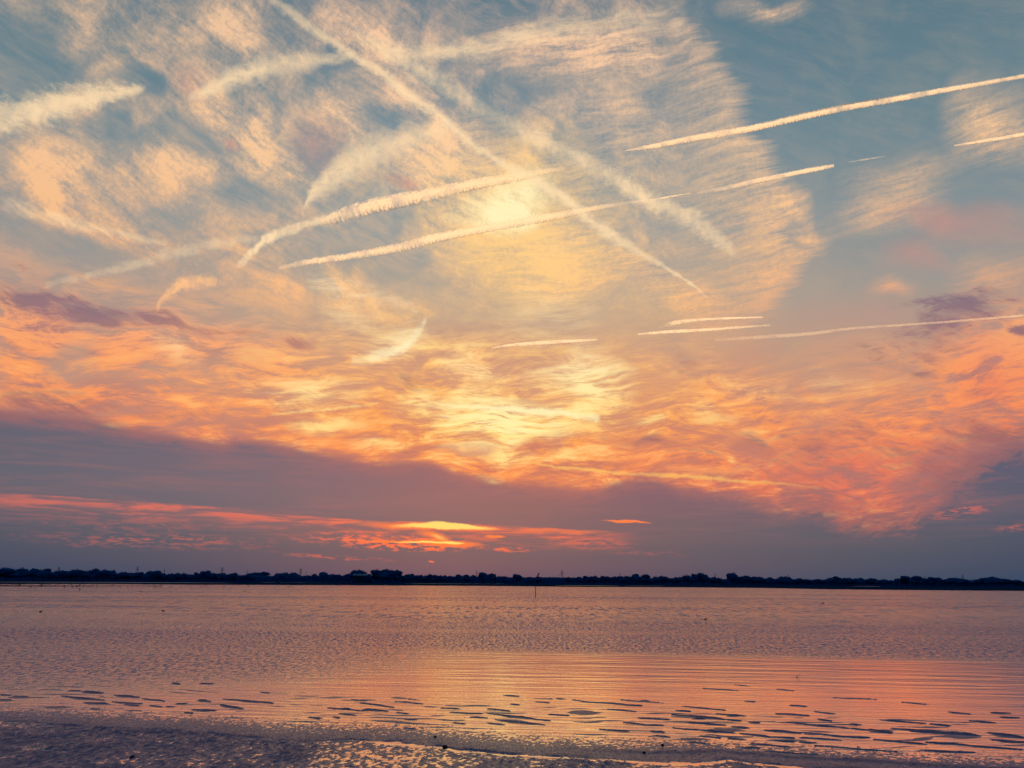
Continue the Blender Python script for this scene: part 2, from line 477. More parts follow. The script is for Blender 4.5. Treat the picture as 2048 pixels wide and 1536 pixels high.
# lower level streaks
add_ribbon([(1050, 925, 4, .7), (1200, 942, 5, 1.), (1400, 955, 6, 1.), (1560, 968, 4, .5), (1650, 978, 3, .2)], 1.0, lin((255, 190, 92)), None, k=.7)
add_ribbon([(1330, 935, 8, .2), (1420, 942, 12, .5), (1520, 935, 8, .3)], .9, lin((255, 160, 90)), None)
add_ribbon([(1640, 857, 3, .5), (1760, 862, 7, .7), (1900, 878, 9, .6), (2000, 895, 6, .3)], 1.0, lin((250, 164, 100)), fB, .1, .55)
add_ribbon([(520, 768, 2, .3), (640, 767, 2, .6), (740, 765, 2, .3)], .9, lin((255, 200, 130)), None)
add_ribbon([(540, 830, 3, .3), (640, 820, 4, .8), (760, 808, 4, .5)], .9, lin((255, 214, 130)), cross, .3)

# --- 6: the dark bank over the horizon ------------------------------
top = edge_el(Pf, [(-300, 760), (-100, 800), (0, 820), (78, 829), (172, 839), (273, 859), (390, 878), (441, 886), (477, 880), (527, 884), (586, 896),
                   (645, 909), (700, 920), (762, 928), (805, 926), (850, 928), (880, 934), (905, 944), (951, 958), (1030, 970), (1108, 976), (1170, 984),
                   (1205, 976), (1240, 964), (1290, 960), (1340, 975), (1400, 997), (1451, 1005), (1502, 1019), (1541, 1030), (1639, 1036),
                   (1717, 1062), (1795, 1058), (1857, 1034), (1892, 1000), (1951, 968), (2010, 930), (2048, 905), (2200, 860), (2400, 850)])
rag = noise(mapping(P0, (2, 5, 0), (0, 0, R(10)), (1.3, 4.0, 1)), 3.6, 6, 0.70, 0.4)
db = EL - top - (rag - 0.5) * mad(sm(AZ, 6.0, 24.0), 4.5, 1.0) - (fC - 0.5) * sm(AZ, 10.0, 26.0) * 3.0 - 0.7 * sm(AZ, 8.0, 16.0)
bank = sm(db / mad(sm(AZ, 10.0, 26.0), 2.6, 1.0), 0.55, -0.35)
bank_az = ramp(mad(AZ, 1 / 80, 0.5), [(0.0, lin((72, 82, 104))), (0.10, lin((84, 86, 106))), (0.28, lin((108, 90, 106))), (0.42, lin((136, 92, 100))),
                                      (0.52, lin((140, 90, 96))), (0.62, lin((122, 84, 100))), (0.75, lin((98, 82, 104))), (0.88, lin((80, 80, 106))), (1.0, lin((60, 76, 104)))])
hor_az = ramp(mad(AZ, 1 / 80, 0.5), [(0.0, lin((36, 68, 98))), (0.2, lin((56, 76, 100))), (0.45, lin((92, 86, 100))), (0.62, lin((82, 82, 100))), (0.8, lin((62, 78, 100))), (1.0, lin((34, 68, 100)))])
bank_c = mix(sm(EL, 6.5, 1.6), bank_az, hor_az)
streaky = noise(mapping(P0, (1, 1, 0), (0, 0, R(7)), (0.7, 8.0, 1)), 1.4, 4, 0.68, 0.5)
bank_c = mix(sm(streaky, 0.40, 0.75) * sm(EL, 1.5, 5.0) * 0.42, bank_c, lin((150, 96, 102)))
bank_c = mix(sm(db, -1.3, -0.1) * sm(rag, 0.35, 0.6) * 0.55, bank_c, lin((176, 98, 92)))
sky = mix(bank, sky, bank_c)
# a fire lit rim on its upper edge
# --- 7: red light in the gap under the bank -------------------------
gap = edge_el(Pf, [(-300, 960), (0, 986), (100, 990), (200, 998), (300, 1004), (400, 1010), (500, 1018), (600, 1030), (690, 1036), (750, 1040), (850, 1042),
                   (930, 1045), (1000, 1049), (1100, 1055), (1200, 1061), (1300, 1062), (2400, 1062)])
dg = gap - EL + (rag - 0.5) * 0.35
g_n = noise(mapping(P0, (3, 2, 0), (0, 0, R(5)), (1.1, 12.0, 1)), 1.7, 4, 0.66, 0.5)
g_edge = sm(dg, -0.03, 0.14) * sm(dg, 1.9, 0.2)
g_az = sm(AZ, 9.5, 5.0) * sm(AZ, -40.0, -22.0, 0.5, 1.0)
g_a = g_edge * g_az * sm(g_n, 0.42, 0.64, 0.10, 0.95)
red_c = mix(sm(mth('ABSOLUTE', AZ + 4.5), 14.0, 2.0), lin((216, 100, 90)), lin((250, 106, 72)))
sky = mix(sat(g_a), sky, red_c)
mott = noise(mapping(P0, (0, 0, 0), (0, 0, R(4)), (3.0, 14.0, 1)), 3.2, 4, 0.7, 0.3)
low = strokes(Pf, [(560, 1070, 980, 1092, 20, 1.6), (1080, 1082, 1280, 1092, 14, .7), (0, 1072, 600, 1090, 18, .55), (940, 1096, 1080, 1102, 6, 1.2),
                   (700, 1086, 960, 1096, 12, 1.2), (520, 1104, 800, 1122, 5, .7), (1210, 1105, 1400, 1110, 6, .3), (1860, 1010, 2048, 960, 10, .0),
                   (1850, 1036, 2000, 1005, 14, .9), (1980, 1060, 2080, 1052, 8, .6), (0, 1040, 500, 1060, 14, .3)])
sky = mix(sat(low * sm(mott, 0.46, 0.60)), sky, red_c)
hot = strokes(Pf, [(690, 1046, 1010, 1060, 9, .9), (1010, 1060, 1240, 1066, 6, .3), (820, 1082, 970, 1092, 8, 1.3), (690, 1080, 900, 1085, 3, .9),
                   (830, 1064, 900, 1078, 10, .8), (1200, 1041, 1306, 1046, 3.2, 1.4), (968, 1072, 1012, 1075, 4, 1.3), (858, 1122, 872, 1125, 2.4, .7), (1030, 1055, 1100, 1060, 4, .3)])
sky = mix(sat(hot * 1.6) * 0.95, sky, lin((255, 120, 64)))
fire = strokes(Pf, [(780, 1050, 1000, 1058, 6, 1.5), (850, 1048, 940, 1054, 7, 1.5), (780, 1084, 930, 1086, 2.2, 1.2), (880, 1084, 930, 1087, 3, 1.3), (860, 1070, 895, 1080, 5, .4)])
sky = mix(sat(fire * 1.5), sky, lin((255, 214, 110)))

# --- the rest of the dome: plain dusk behind and overhead -----------
east = elramp([(0, (52, 78, 118)), (6, (88, 92, 128)), (14, (110, 116, 146)), (30, (82, 112, 142)), (60, (62, 94, 126))])
back = sm(mth('ABSOLUTE', AZ), 45.0, 90.0) * sm(EL, 85.0, 60.0)
sky = mix(back, sky, east)
up = sm(EL, 42.0, 60.0)
sky = mix(up * 0.9, sky, lin((64, 98, 122)))

nish = new('ShaderNodeTexSky')
nish.sky_type = 'NISHITA'
nish.sun_disc = False
nish.sun_elevation = SUN_EL
nish.sun_rotation = SUN_AZ
nish.altitude = 5
bgN = new('ShaderNodeBackground')
put(bgN.inputs[0], N(nish.outputs[0]))
bgN.inputs[1].default_value = 0.05
bg = new('ShaderNodeBackground')
put(bg.inputs[0], sky)
bg.inputs[1].default_value = 1.0
addS = new('ShaderNodeAddShader')
wt.links.new(bg.outputs[0], addS.inputs[0])
wt.links.new(bgN.outputs[0], addS.inputs[1])
wo = new('ShaderNodeOutputWorld')
wt.links.new(addS.outputs[0], wo.inputs[0])
world.cycles.sampling_method = 'MANUAL'
world.cycles.sample_map_resolution = 512

# ------------------------------------------------------------------ sun (below the horizon: reaches only the high trails)
sl = bpy.data.lights.new('sun', 'SUN')
sl.energy = 4.2
sl.angle = R(0.5)
sl.color = (1.0, 0.69, 0.38)
sun = bpy.data.objects.new('sun', sl)
COL.objects.link(sun)
sd = Vector((math.sin(SUN_AZ) * math.cos(SUN_EL), math.cos(SUN_AZ) * math.cos(SUN_EL), math.sin(SUN_EL)))
sun.rotation_euler = sd.to_track_quat('Z', 'Y').to_euler()
# ==STRUCTURE==


def tag(o, label=None, cat=None, group=None, kind=None):
    if label: o['label'] = label
    if cat: o['category'] = cat
    if group: o['group'] = group
    if kind: o['kind'] = kind
    return o


def mesh_obj(name, verts, faces, mat, parent=None, smooth=False, uvs=None):
    me = bpy.data.meshes.new(name)
    me.from_pydata([tuple(v) for v in verts], [], [tuple(f) for f in faces])
    if smooth:
        me.shade_smooth()
    if uvs is not None:
        uv = me.uv_layers.new(name='UVMap')
        li = np.zeros(len(me.loops), dtype=np.int32)
        me.loops.foreach_get('vertex_index', li)
        uv.data.foreach_set('uv', np.asarray(uvs, dtype=np.float32)[li].ravel())
    me.materials.append(mat)
    me.update()
    o = bpy.data.objects.new(name, me)
    COL.objects.link(o)
    if parent: o.parent = parent
    return o


def empty(name, loc, rz=0.0):
    o = bpy.data.objects.new(name, None)
    o.location = loc
    o.rotation_euler = (0, 0, rz)
    COL.objects.link(o)
    return o


def grid_mesh(name, X, Y, Z, mat, smooth=True):
    n, m = X.shape
    me = bpy.data.meshes.new(name)
    V = np.stack([X, Y, Z], -1).reshape(-1, 3).astype(np.float32)
    idx = np.arange(n * m).reshape(n, m)
    F = np.stack([idx[:-1, :-1], idx[:-1, 1:], idx[1:, 1:], idx[1:, :-1]], -1).reshape(-1, 4).astype(np.int32)
    me.vertices.add(len(V))
    me.vertices.foreach_set('co', V.ravel())
    me.loops.add(F.size)
    me.loops.foreach_set('vertex_index', F.ravel())
    me.polygons.add(len(F))
    me.polygons.foreach_set('loop_start', np.arange(0, F.size, 4, dtype=np.int32))
    me.polygons.foreach_set('loop_total', np.full(len(F), 4, dtype=np.int32))
    me.update(calc_edges=True)
    if smooth: me.shade_smooth()
    me.materials.append(mat)
    o = bpy.data.objects.new(name, me)
    COL.objects.link(o)
    return o


def material(name):
    m = bpy.data.materials.new(name)
    m.use_nodes = True
    m.node_tree.nodes.clear()
    N.tree = m.node_tree
    return m


def out(sh):
    o = new('ShaderNodeOutputMaterial')
    N.tree.links.new(sh.outputs[0], o.inputs[0])


def wpos():
    g = new('ShaderNodeNewGeometry')
    return N(g.outputs['Position'])


def principled(base, rough=0.8, spec=0.3, normal=None):
    b = new('ShaderNodeBsdfPrincipled')
    put(b.inputs['Base Color'], base)
    put(b.inputs['Roughness'], rough)
    b.inputs['Specular IOR Level'].default_value = spec
    if normal is not None: put(b.inputs['Normal'], normal)
    return b


def bump(h, dist=1.0, strength=1.0):
    n = new('ShaderNodeBump')
    n.inputs['Strength'].default_value = strength
    n.inputs['Distance'].default_value = dist
    put(n.inputs['Height'], h)
    return N(n.outputs[0])


# --- numpy value noise for the relief ---------------------------------
def vnoise(x, y, seed=0):
    xi = np.floor(x).astype(np.int64)
    yi = np.floor(y).astype(np.int64)
    fx, fy = x - xi, y - yi
    fx = fx * fx * (3 - 2 * fx)
    fy = fy * fy * (3 - 2 * fy)

    def h(a, b):
        n = (a * 374761393 + b * 668265263 + seed * 974711) & 0xFFFFFFFF
        n = ((n ^ (n >> 13)) * 1274126177) & 0xFFFFFFFF
        return ((n ^ (n >> 16)) & 0xFFFF) / 65535.0
    return ((h(xi, yi) * (1 - fx) + h(xi + 1, yi) * fx) * (1 - fy) +
            (h(xi, yi + 1) * (1 - fx) + h(xi + 1, yi + 1) * fx) * fy)


def fbm(x, y, oct=4, seed=0, gain=0.5):
    s, a, t = 0, 1.0, 0
    for k in range(oct):
        s = s + a * vnoise(x * 2 ** k + 17.3 * k, y * 2 ** k - 9.1 * k, seed + k)
        t += a
        a *= gain
    return s / t


# ------------------------------------------------------------------ water
def make_water_material():
    m = material('tidal_water')
    pos = wpos()
    sp = new('ShaderNodeSeparateXYZ')
    put(sp.inputs[0], pos)
    x, y = N(sp.outputs[0]), N(sp.outputs[1])
    dist = vmath('LENGTH', pos)
    dist = N(dist.s.node.outputs['Value'])
    q = combine(x, y + x * 0.10, 0.0)                      # crests run with the shore line
    patch = noise(mapping(q, (0, 0, 0), (0, 0, 0), (0.010, 0.045, 1)), 1.0, 4, 0.55, 0.6)
    patch2 = noise(mapping(q, (5, 3, 0), (0, 0, 0), (0.05, 0.16, 1)), 1.0, 3, 0.55, 0.6)
    # breeze ruffled water farther out, slick water nearer in
    far = sm(y + (patch - 0.5) * 10.0 + x * 0.16, 36.5, 41.0)
    lee = sm(y - x * 2.0 + (patch - 0.5) * 30.0, 34.0, 60.0) * sm(y, 19.0, 27.0) * 0.7
    far = mx(far, lee)
    ruff = far * sm(patch * 0.6 + patch2 * 0.4, 0.36, 0.58, RUFF_LO, 1.0)
    cell = noise(mapping(q, (2, 7, 0), (0, 0, 0), (6.5, 2.2, 1)), 1.0, 5, 0.76, 0.4)
    cell_f = noise(mapping(q, (6, 1, 0), (0, 0, 0), (1.6, 0.20, 1)), 1.0, 5, 0.78, 0.3)
    w_ = sm(y, 45.0, 110.0)
    cell = cell * (1.0 - w_) + cell_f * w_
    steep = sm(cell + (patch - 0.5) * 0.30, 0.49, 0.62) * far
    ruff = ruff * sm(cell, 0.48, 0.62, 0.30, 2.8)
    chop = noise(mapping(q, (0, 0, 0), (0, 0, 0), (9.0, 17.0, 1)), 1.0, 3, 0.62, 0.3)
    chop2 = noise(mapping(q, (0, 9, 0), (0, 0, 0), (12.0, 20.0, 1)), 1.0, 2, 0.6, 0.2)
    h1 = (chop * CHOP_A + chop2 * CHOP_B) * ruff
    # long low wavelets on the slick water
    near = sm(y + x * 0.12, 20.0, 30.0) * (1.0 - far * 0.8)
    lw = noise(mapping(q, (3, 1, 0), (0, 0, 0), (0.22, 1.25, 1)), 1.0, 3, 0.5, 0.5)
    h2 = lw * near * 0.05
    fine = noise(mapping(q, (3, 1, 0), (0, 0, 0), (2.5, 8.0, 1)), 1.0, 3, 0.6, 0.2)
    h3 = fine * 0.006
    lap = noise(mapping(q, (8, 4, 0), (0, 0, 0), (0.35, 4.2, 1)), 1.0, 3, 0.55, 0.6)
    h4 = lap * 0.022 * sm(y + x * 0.12, 26.0, 18.0)
    nrm = bump(h1 + h2 + h3 + h4)
    g = new('ShaderNodeBsdfGlossy')
    g.inputs['Color'].default_value = (1.0, 0.88, 0.79, 1)
    put(g.inputs['Roughness'], mad(far, 0.02, 0.09))
    put(g.inputs['Normal'], nrm)
    d = new('ShaderNodeBsdfDiffuse')
    d.inputs['Color'].default_value = (0.012, 0.14, 0.36, 1)
    fr = new('ShaderNodeFresnel')
    fr.inputs['IOR'].default_value = 1.9
    put(fr.inputs['Normal'], nrm)
    f = mth('POWER', N(fr.outputs[0]), WFP)
    f = sat(f * 1.6) * (1.0 - steep * 0.78)
    mxs = new('ShaderNodeMixShader')
    put(mxs.inputs[0], f)
    N.tree.links.new(d.outputs[0], mxs.inputs[1])
    N.tree.links.new(g.outputs[0], mxs.inputs[2])
    out(mxs)
    return m


RUFF_LO, CHOP_A, CHOP_B, WFP = 0.40, 0.034, 0.012, 0.55
M_WATER = make_water_material()
xs = np.concatenate([-np.geomspace(9000, 60, 14), np.linspace(-50, 50, 21), np.geomspace(60, 9000, 14)])
ys = np.concatenate([np.array([-60, -20, 0, 6]), np.linspace(10, 60, 26), np.geomspace(70, 9000, 26)])
GX, GY = np.meshgrid(xs, ys)
water = grid_mesh('water', GX, GY, np.zeros_like(GX), M_WATER)
tag(water, kind='structure')

# ------------------------------------------------------------------ near mud flat with its relief
def shore_curve():
    pts = [(-300, 1436), (0, 1443), (100, 1449), (200, 1455), (300, 1459), (400, 1464), (500, 1477), (620, 1481), (700, 1481), (800, 1484), (840, 1490),
           (880, 1493), (920, 1500), (1000, 1506), (1060, 1511), (1130, 1514), (1230, 1521), (1320, 1524), (1400, 1524), (1460, 1520),
           (1500, 1526), (1560, 1531), (1650, 1537), (1900, 1552), (2300, 1575)]
    g = [ground(*p) for p in pts]
    return np.array([p.x for p in g]), np.array([p.y for p in g])


SX, SY = shore_curve()
# dark ridges standing out of the shallow water, traced: x0 y0 x1 y1 half thickness px
RIDGES = [(0, 1390, 22, 1391, 2), (30, 1392, 54, 1394, 2), (0, 1399, 20, 1400, 2), (140, 1381, 160, 1383, 2), (168, 1383, 204, 1387, 3), (122, 1392, 208, 1401, 2.5),
          (230, 1391, 276, 1396, 3), (284, 1397, 330, 1403, 2), (224, 1404, 284, 1408, 2), (168, 1406, 216, 1408, 3), (250, 1409, 276, 1412, 2), (300, 1411, 324, 1414, 2),
          (334, 1413, 350, 1414, 2), (358, 1406, 370, 1408, 3), (395, 1400, 412, 1401, 2), (446, 1398, 520, 1405, 2.5), (384, 1420, 434, 1421, 3), (370, 1425, 386, 1427, 2),
          (440, 1410, 486, 1418, 2.5), (180, 1418, 198, 1419, 2), (520, 1404, 545, 1407, 2), (400, 1187 + 215, 420, 1404, 2), (345, 1366, 360, 1370, 1.5), (400, 1367, 425, 1369, 2),
          (520, 1385, 540, 1386, 2), (655, 1416, 720, 1421, 2.5), (686, 1417, 692, 1418, 5), (732, 1418, 776, 1423, 3), (630, 1436, 640, 1438, 2), (616, 1435, 645, 1436, 2),
          (680, 1428, 712, 1430, 2.5), (728, 1419, 740, 1421, 4), (792, 1426, 818, 1427, 2), (666, 1434, 680, 1436, 2), (810, 1438, 834, 1440, 2), (700, 1399, 735, 1402, 1.5),
          (720, 1406, 788, 1415, 2), (790, 1403, 846, 1408, 2), (815, 1398, 840, 1400, 1.5), (882, 1416, 918, 1418, 2), (808, 1457, 830, 1459, 2), (900, 1424, 966, 1428, 2),
          (905, 1446, 930, 1448, 2), (940, 1434, 975, 1437, 2), (975, 1418, 1020, 1423, 2.5), (976, 1428, 1100, 1442, 3), (992, 1440, 1090, 1451, 3), (1005, 1390, 1040, 1393, 2),
          (1072, 1404, 1100, 1406, 2), (1020, 1409, 1040, 1410, 2), (1095, 1430, 1140, 1432, 2), (1060, 1397, 1110, 1399, 1.5), (975, 1446, 1010, 1450, 2),
          (1112, 1397, 1132, 1399, 2), (1140, 1400, 1200, 1406, 2), (1180, 1404, 1284, 1412, 3), (1216, 1419, 1272, 1423, 2.5), (1240, 1400, 1325, 1406, 2), (1280, 1401, 1300, 1402, 2),
          (1352, 1421, 1380, 1423, 3), (1365, 1413, 1450, 1420, 2), (1344, 1430, 1400, 1434, 2.5), (1380, 1431, 1450, 1439, 4.5), (1395, 1436, 1405, 1438, 5), (1455, 1440, 1482, 1442, 2),
          (1432, 1428, 1490, 1432, 3), (1455, 1430, 1475, 1432, 5), (1276, 1436, 1340, 1440, 3), (1375, 1445, 1402, 1447, 4.5), (1400, 1448, 1452, 1451, 2.5),
          (1496, 1444, 1520, 1446, 3), (1466, 1454, 1496, 1456, 5), (1530, 1461, 1600, 1466, 5), (1600, 1465, 1700, 1474, 3), (1246, 1446, 1328, 1452, 2.5), (1346, 1456, 1470, 1467, 2.5),
          (1415, 1463, 1435, 1465, 3.5), (1482, 1468, 1545, 1474, 3.5), (1545, 1473, 1590, 1477, 2), (1300, 1462, 1328, 1465, 3.5), (1306, 1472, 1340, 1475, 2), (1200, 1459, 1258, 1463, 2.5),
          (1400, 1473, 1442, 1476, 2), (1456, 1477, 1492, 1480, 2), (1548, 1480, 1590, 1484, 2.5), (1600, 1485, 1635, 1487, 3), (1600, 1476, 1680, 1480, 2.5), (1690, 1473, 1740, 1476, 3.5),
          (1574, 1445, 1700, 1457, 2.5), (1700, 1457, 1740, 1461, 2), (1550, 1427, 1620, 1432, 2.5), (1580, 1411, 1612, 1413, 2.5), (1490, 1403, 1512, 1404, 2), (1630, 1424, 1670, 1428, 2),
          (1636, 1439, 1665, 1443, 2), (1700, 1449, 1720, 1450, 3), (1760, 1440, 1850, 1447, 2.5), (1740, 1459, 1780, 1466, 5), (1780, 1456, 1880, 1464, 3), (1860, 1448, 1900, 1452, 3),
          (1820, 1462, 1960, 1472, 4), (1900, 1466, 1950, 1470, 6), (1980, 1466, 2048, 1476, 6), (1940, 1442, 1990, 1446, 3), (1980, 1425, 2020, 1427, 3), (2000, 1434, 2040, 1436, 2),
          (1984, 1480, 2048, 1484, 4), (1750, 1480, 1850, 1488, 3), (1850, 1484, 2048, 1500, 2.5), (1630, 1492, 1800, 1505, 2), (1500, 1488, 1580, 1494, 2), (1376, 1484, 1420, 1490, 2),
          (1480, 1495, 1520, 1497, 2), (1530, 1503, 1640, 1510, 2), (1840, 1500, 1950, 1505, 2.5), (1660, 1395, 1760, 1400, 1.5), (1550, 1378, 1590, 1382, 1.5), (1470, 1370, 1500, 1373, 1.5),
          (1400, 1376, 1480, 1382, 1.5), (1800, 1404, 1860, 1410, 1.5), (1900, 1425, 1940, 1428, 2)]


def seg_field(px, py, x0, y0, x1, y1, w):
    """bump with elliptical foot along a ground segment, w = half width in metres"""
    dx_, dy_ = x1 - x0, y1 - y0
    L2 = dx_ * dx_ + dy_ * dy_ + 1e-9
    t = np.clip(((px - x0) * dx_ + (py - y0) * dy_) / L2, 0, 1)
    d = np.hypot(px - (x0 + t * dx_), py - (y0 + t * dy_))
    tw = w * (0.22 + 0.78 * np.sin(np.pi * t) ** 0.8 * (0.55 + 0.9 * vnoise(px * 4.0, py * 0.5, 13)))
    return np.clip(1 - d / (tw * 1.9), -1, 1)


def make_mud():
    rows = np.concatenate([np.arange(3.0, 10.5, 0.09), np.arange(10.5, 22.0, 0.035), np.geomspace(22.0, 42.0, 160)])
    cols = np.concatenate([np.linspace(-2.2, -0.82, 170), np.linspace(-0.80, 0.80, 820), np.linspace(0.82, 2.2, 170)])
    T, Y = np.meshgrid(cols, rows)
    X = T * Y
    sy = np.interp(X, SX, SY)
    s = Y - sy                                             # metres beyond the edge of the beach
    wob = (fbm(X * 1.6, Y * 1.6, 4, 5) - 0.5) * 0.24
    s2 = s + wob + (vnoise(X * 6, Y * 0 + 3, 9) - 0.5) * 0.10
    Z = np.full_like(X, -0.02)
    # foreground: blotchy film covered mud whose crumbs stand just out of the film
    crumbs = fbm(X * 14, Y * 7, 4, 11, 0.8)
    blot = fbm(X * 0.7 + 3, Y * 0.6, 3, 21)
    fore = 0.0055 + (crumbs - 0.5) * 0.042 + (blot - 0.5) * 0.026 + np.clip(-X - 1.0, 0, 8) * 0.0005
    # narrow film filled trough in front of a little scarp
    trough = -0.012 * np.exp(-((s2 + 0.10) / 0.10) ** 2) * np.clip((X + 3.5) / 1.5, 0, 1)
    lip = np.clip(0.004 + 0.045 * (fbm(X * 2.4, Y * 0.2, 3, 8) - 0.42), 0, 1) * np.exp(-np.clip(s2 - 0.02, 0, 9) / 0.09)
    # stippled flat
    grainy = fbm(X * 26, Y * 14, 3, 31, 0.7)
    flat = 0.007 + (grainy - 0.5) * 0.018 - np.clip(s2, 0, 9) * 0.0042
    band = 0.009 * np.exp(-((s2 - 0.75 - 0.1 * X * 0.1) / 0.18) ** 2) * np.clip((X - 0.5) / 2.0, 0, 1)
    beyond = np.maximum(flat + band, -0.05)
    step = 1 / (1 + np.exp(-(s2) / 0.012))
    Z = fore * (1 - step) + beyond * step + trough + lip * step
    # ridges
    R_ = np.full_like(X, -1.0)
    for (x0, y0, x1, y1, hw) in RIDGES:
        a, b = ground(x0, y0), ground(x1, y1)
        d = math.hypot(*((a + b) / 2).xy)
        w = hw * d * d / (EYE * FPX) * 0.30
        m = (Y > min(a.y, b.y) - 1) & (Y < max(a.y, b.y) + 1) & (X > min(a.x, b.x) - 0.8) & (X < max(a.x, b.x) + 0.8)
        wobx = (vnoise(X[m] * 3.0, Y[m] * 0.7, 77) - 0.5) * 0.14
        f = seg_field(X[m], Y[m] + wobx, a.x, a.y, b.x, b.y, w)
        R_[m] = np.maximum(R_[m], f)
    rough_ = (fbm(X * 7, Y * 9, 3, 41, 0.6) - 0.5) * 1.1
    rr = np.clip(R_ + rough_ * 0.55, -1, 1)
    ridge = np.where(rr > 0, 0.022 * rr ** 0.8, rr * 0.03)
    Z = np.where(s > 0.5, np.maximum(Z, np.where(R_ > -0.99, ridge, -0.05)), Z)
    # faint natural ripples between them that seldom break the surface
    ph = (Y + 0.10 * X + (fbm(X * 0.5, Y * 0.8, 3, 51) - 0.5) * 1.6) * 2 * np.pi / 0.55
    rip = (np.sin(ph) - 0.84) * 0.014 + (fbm(X * 1.1, Y * 2.5, 3, 61) - 0.565) * 0.055
    zone = np.clip((s - 0.9) / 1.0, 0, 1) * np.clip((9.0 - s) / 3.0, 0, 1)
    Z = np.maximum(Z, np.where(zone > 0, np.minimum(rip, 0.008) * zone - (1 - zone) * 0.05, -0.05))
    Z = np.maximum(Z, -0.08 - np.clip(s, 0, 30) * 0.004)
    return grid_mesh('mudflat', X, Y, Z, M_MUD)


def make_mud_material():
    m = material('wet_mud')
    pos = wpos()
    sp = new('ShaderNodeSeparateXYZ')
    put(sp.inputs[0], pos)
    z = N(sp.outputs[2])
    n1 = noise(pos, 3.0, 5, 0.6)
    nf = noise(mapping(pos, scale=(34, 16, 34)), 1.0, 4, 0.7)
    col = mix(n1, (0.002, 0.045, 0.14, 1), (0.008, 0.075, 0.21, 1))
    nrm = bump(nf, 0.006)
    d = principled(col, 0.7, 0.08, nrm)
    g = new('ShaderNodeBsdfGlossy')
    g.inputs['Color'].default_value = (0.66, 0.72, 0.86, 1)
    g.inputs['Roughness'].default_value = 0.22
    put(g.inputs['Normal'], nrm)
    wet = sm(z + (nf - 0.5) * 0.045, 0.022, -0.008)           # a film of water where it lies low
    fr = new('ShaderNodeFresnel')
    fr.inputs['IOR'].default_value = 1.7
    mxs = new('ShaderNodeMixShader')
    put(mxs.inputs[0], wet * sat(N(fr.outputs[0]) * 1.05))
    N.tree.links.new(d.outputs[0], mxs.inputs[1])
    N.tree.links.new(g.outputs[0], mxs.inputs[2])
    out(mxs)
    return m


M_MUD = make_mud_material()
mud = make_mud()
tag(mud, kind='structure')

# sea bed and the land out to the horizon
def make_land_material():
    m = material('salt_marsh')
    pos = wpos()
    n1 = noise(mapping(pos, scale=(0.01, 0.05, 0.1)), 1.0, 5, 0.6)
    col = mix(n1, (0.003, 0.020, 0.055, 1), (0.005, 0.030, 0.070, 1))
    out(principled(col, 0.9, 0.0))
    return m


M_LAND = make_land_material()
bx = np.concatenate([-np.geomspace(60000, 80, 20), np.linspace(-60, 60, 7), np.geomspace(80, 60000, 20)])
by = np.concatenate([[-3000, -500, -100, 0], np.geomspace(10, 60000, 30)])
BX, BY = np.meshgrid(bx, by)
bed = grid_mesh('sea_bed', BX, BY, np.full_like(BX, -0.6), M_LAND)
tag(bed, kind='structure')

# the beach the camera stands over
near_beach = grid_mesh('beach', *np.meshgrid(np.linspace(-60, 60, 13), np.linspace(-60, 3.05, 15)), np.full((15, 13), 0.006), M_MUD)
tag(near_beach, kind='structure')

# far shore: low marsh with its ragged edge, a spit on the left
def far_land():
    pts = [(-2500, 1172), (-600, 1172), (-100, 1170), (0, 1168.3), (200, 1168.0), (400, 1169.5), (600, 1170.3), (900, 1171.4), (1024, 1172.5), (1200, 1173.8), (1400, 1175),
           (1536, 1176.2), (1650, 1178.5), (1800, 1180), (2048, 1182), (2500, 1186), (4500, 1196)]
    fine = []
    for (a, b) in zip(pts[:-1], pts[1:]):
        for k in range(24):
            t = k / 24
            fine.append((a[0] + (b[0] - a[0]) * t, a[1] + (b[1] - a[1]) * t + (random.random() - 0.5) * 0.25))
    front = [ground(*p) for p in fine]
    vs, fs = [], []
    lay = [(0.0, -0.3), (0.004, 0.15), (0.03, 0.35), (1.5, 0.6), (6.0, 0.9), (30.0, 1.0)]
    for q in front:
        for (k, z) in lay:
            p = q.xy * (1 + k)
            vs.append((p.x, p.y, z))
    n = len(lay)
    for i in range(len(front) - 1):
        for j in range(n - 1):
            fs.append((i * n + j, (i + 1) * n + j, (i + 1) * n + j + 1, i * n + j + 1))
    o = mesh_obj('far_shore', vs, fs, M_LAND)
    tag(o, kind='structure')


far_land()


def strip(name, pts_top, pts_bot, z, mat):
    a = [ground(*p) for p in pts_top]
    b = [ground(*p) for p in pts_bot]
    n = len(a)
    vs = [(p.x, p.y, z) for p in a] + [(p.x, p.y, z) for p in b]
    for i, p in enumerate(list(a) + list(b)):
        d = p.xy.normalized()
        # re-seat on height z along the same ground bearing
        L = p.xy.length * (EYE - z) / EYE
        vs[i] = (d.x * L, d.y * L, z)
    fs = [(i, i + 1, n + i + 1, n + i) for i in range(n - 1)]
    o = mesh_obj(name, vs, fs, mat)
    return o


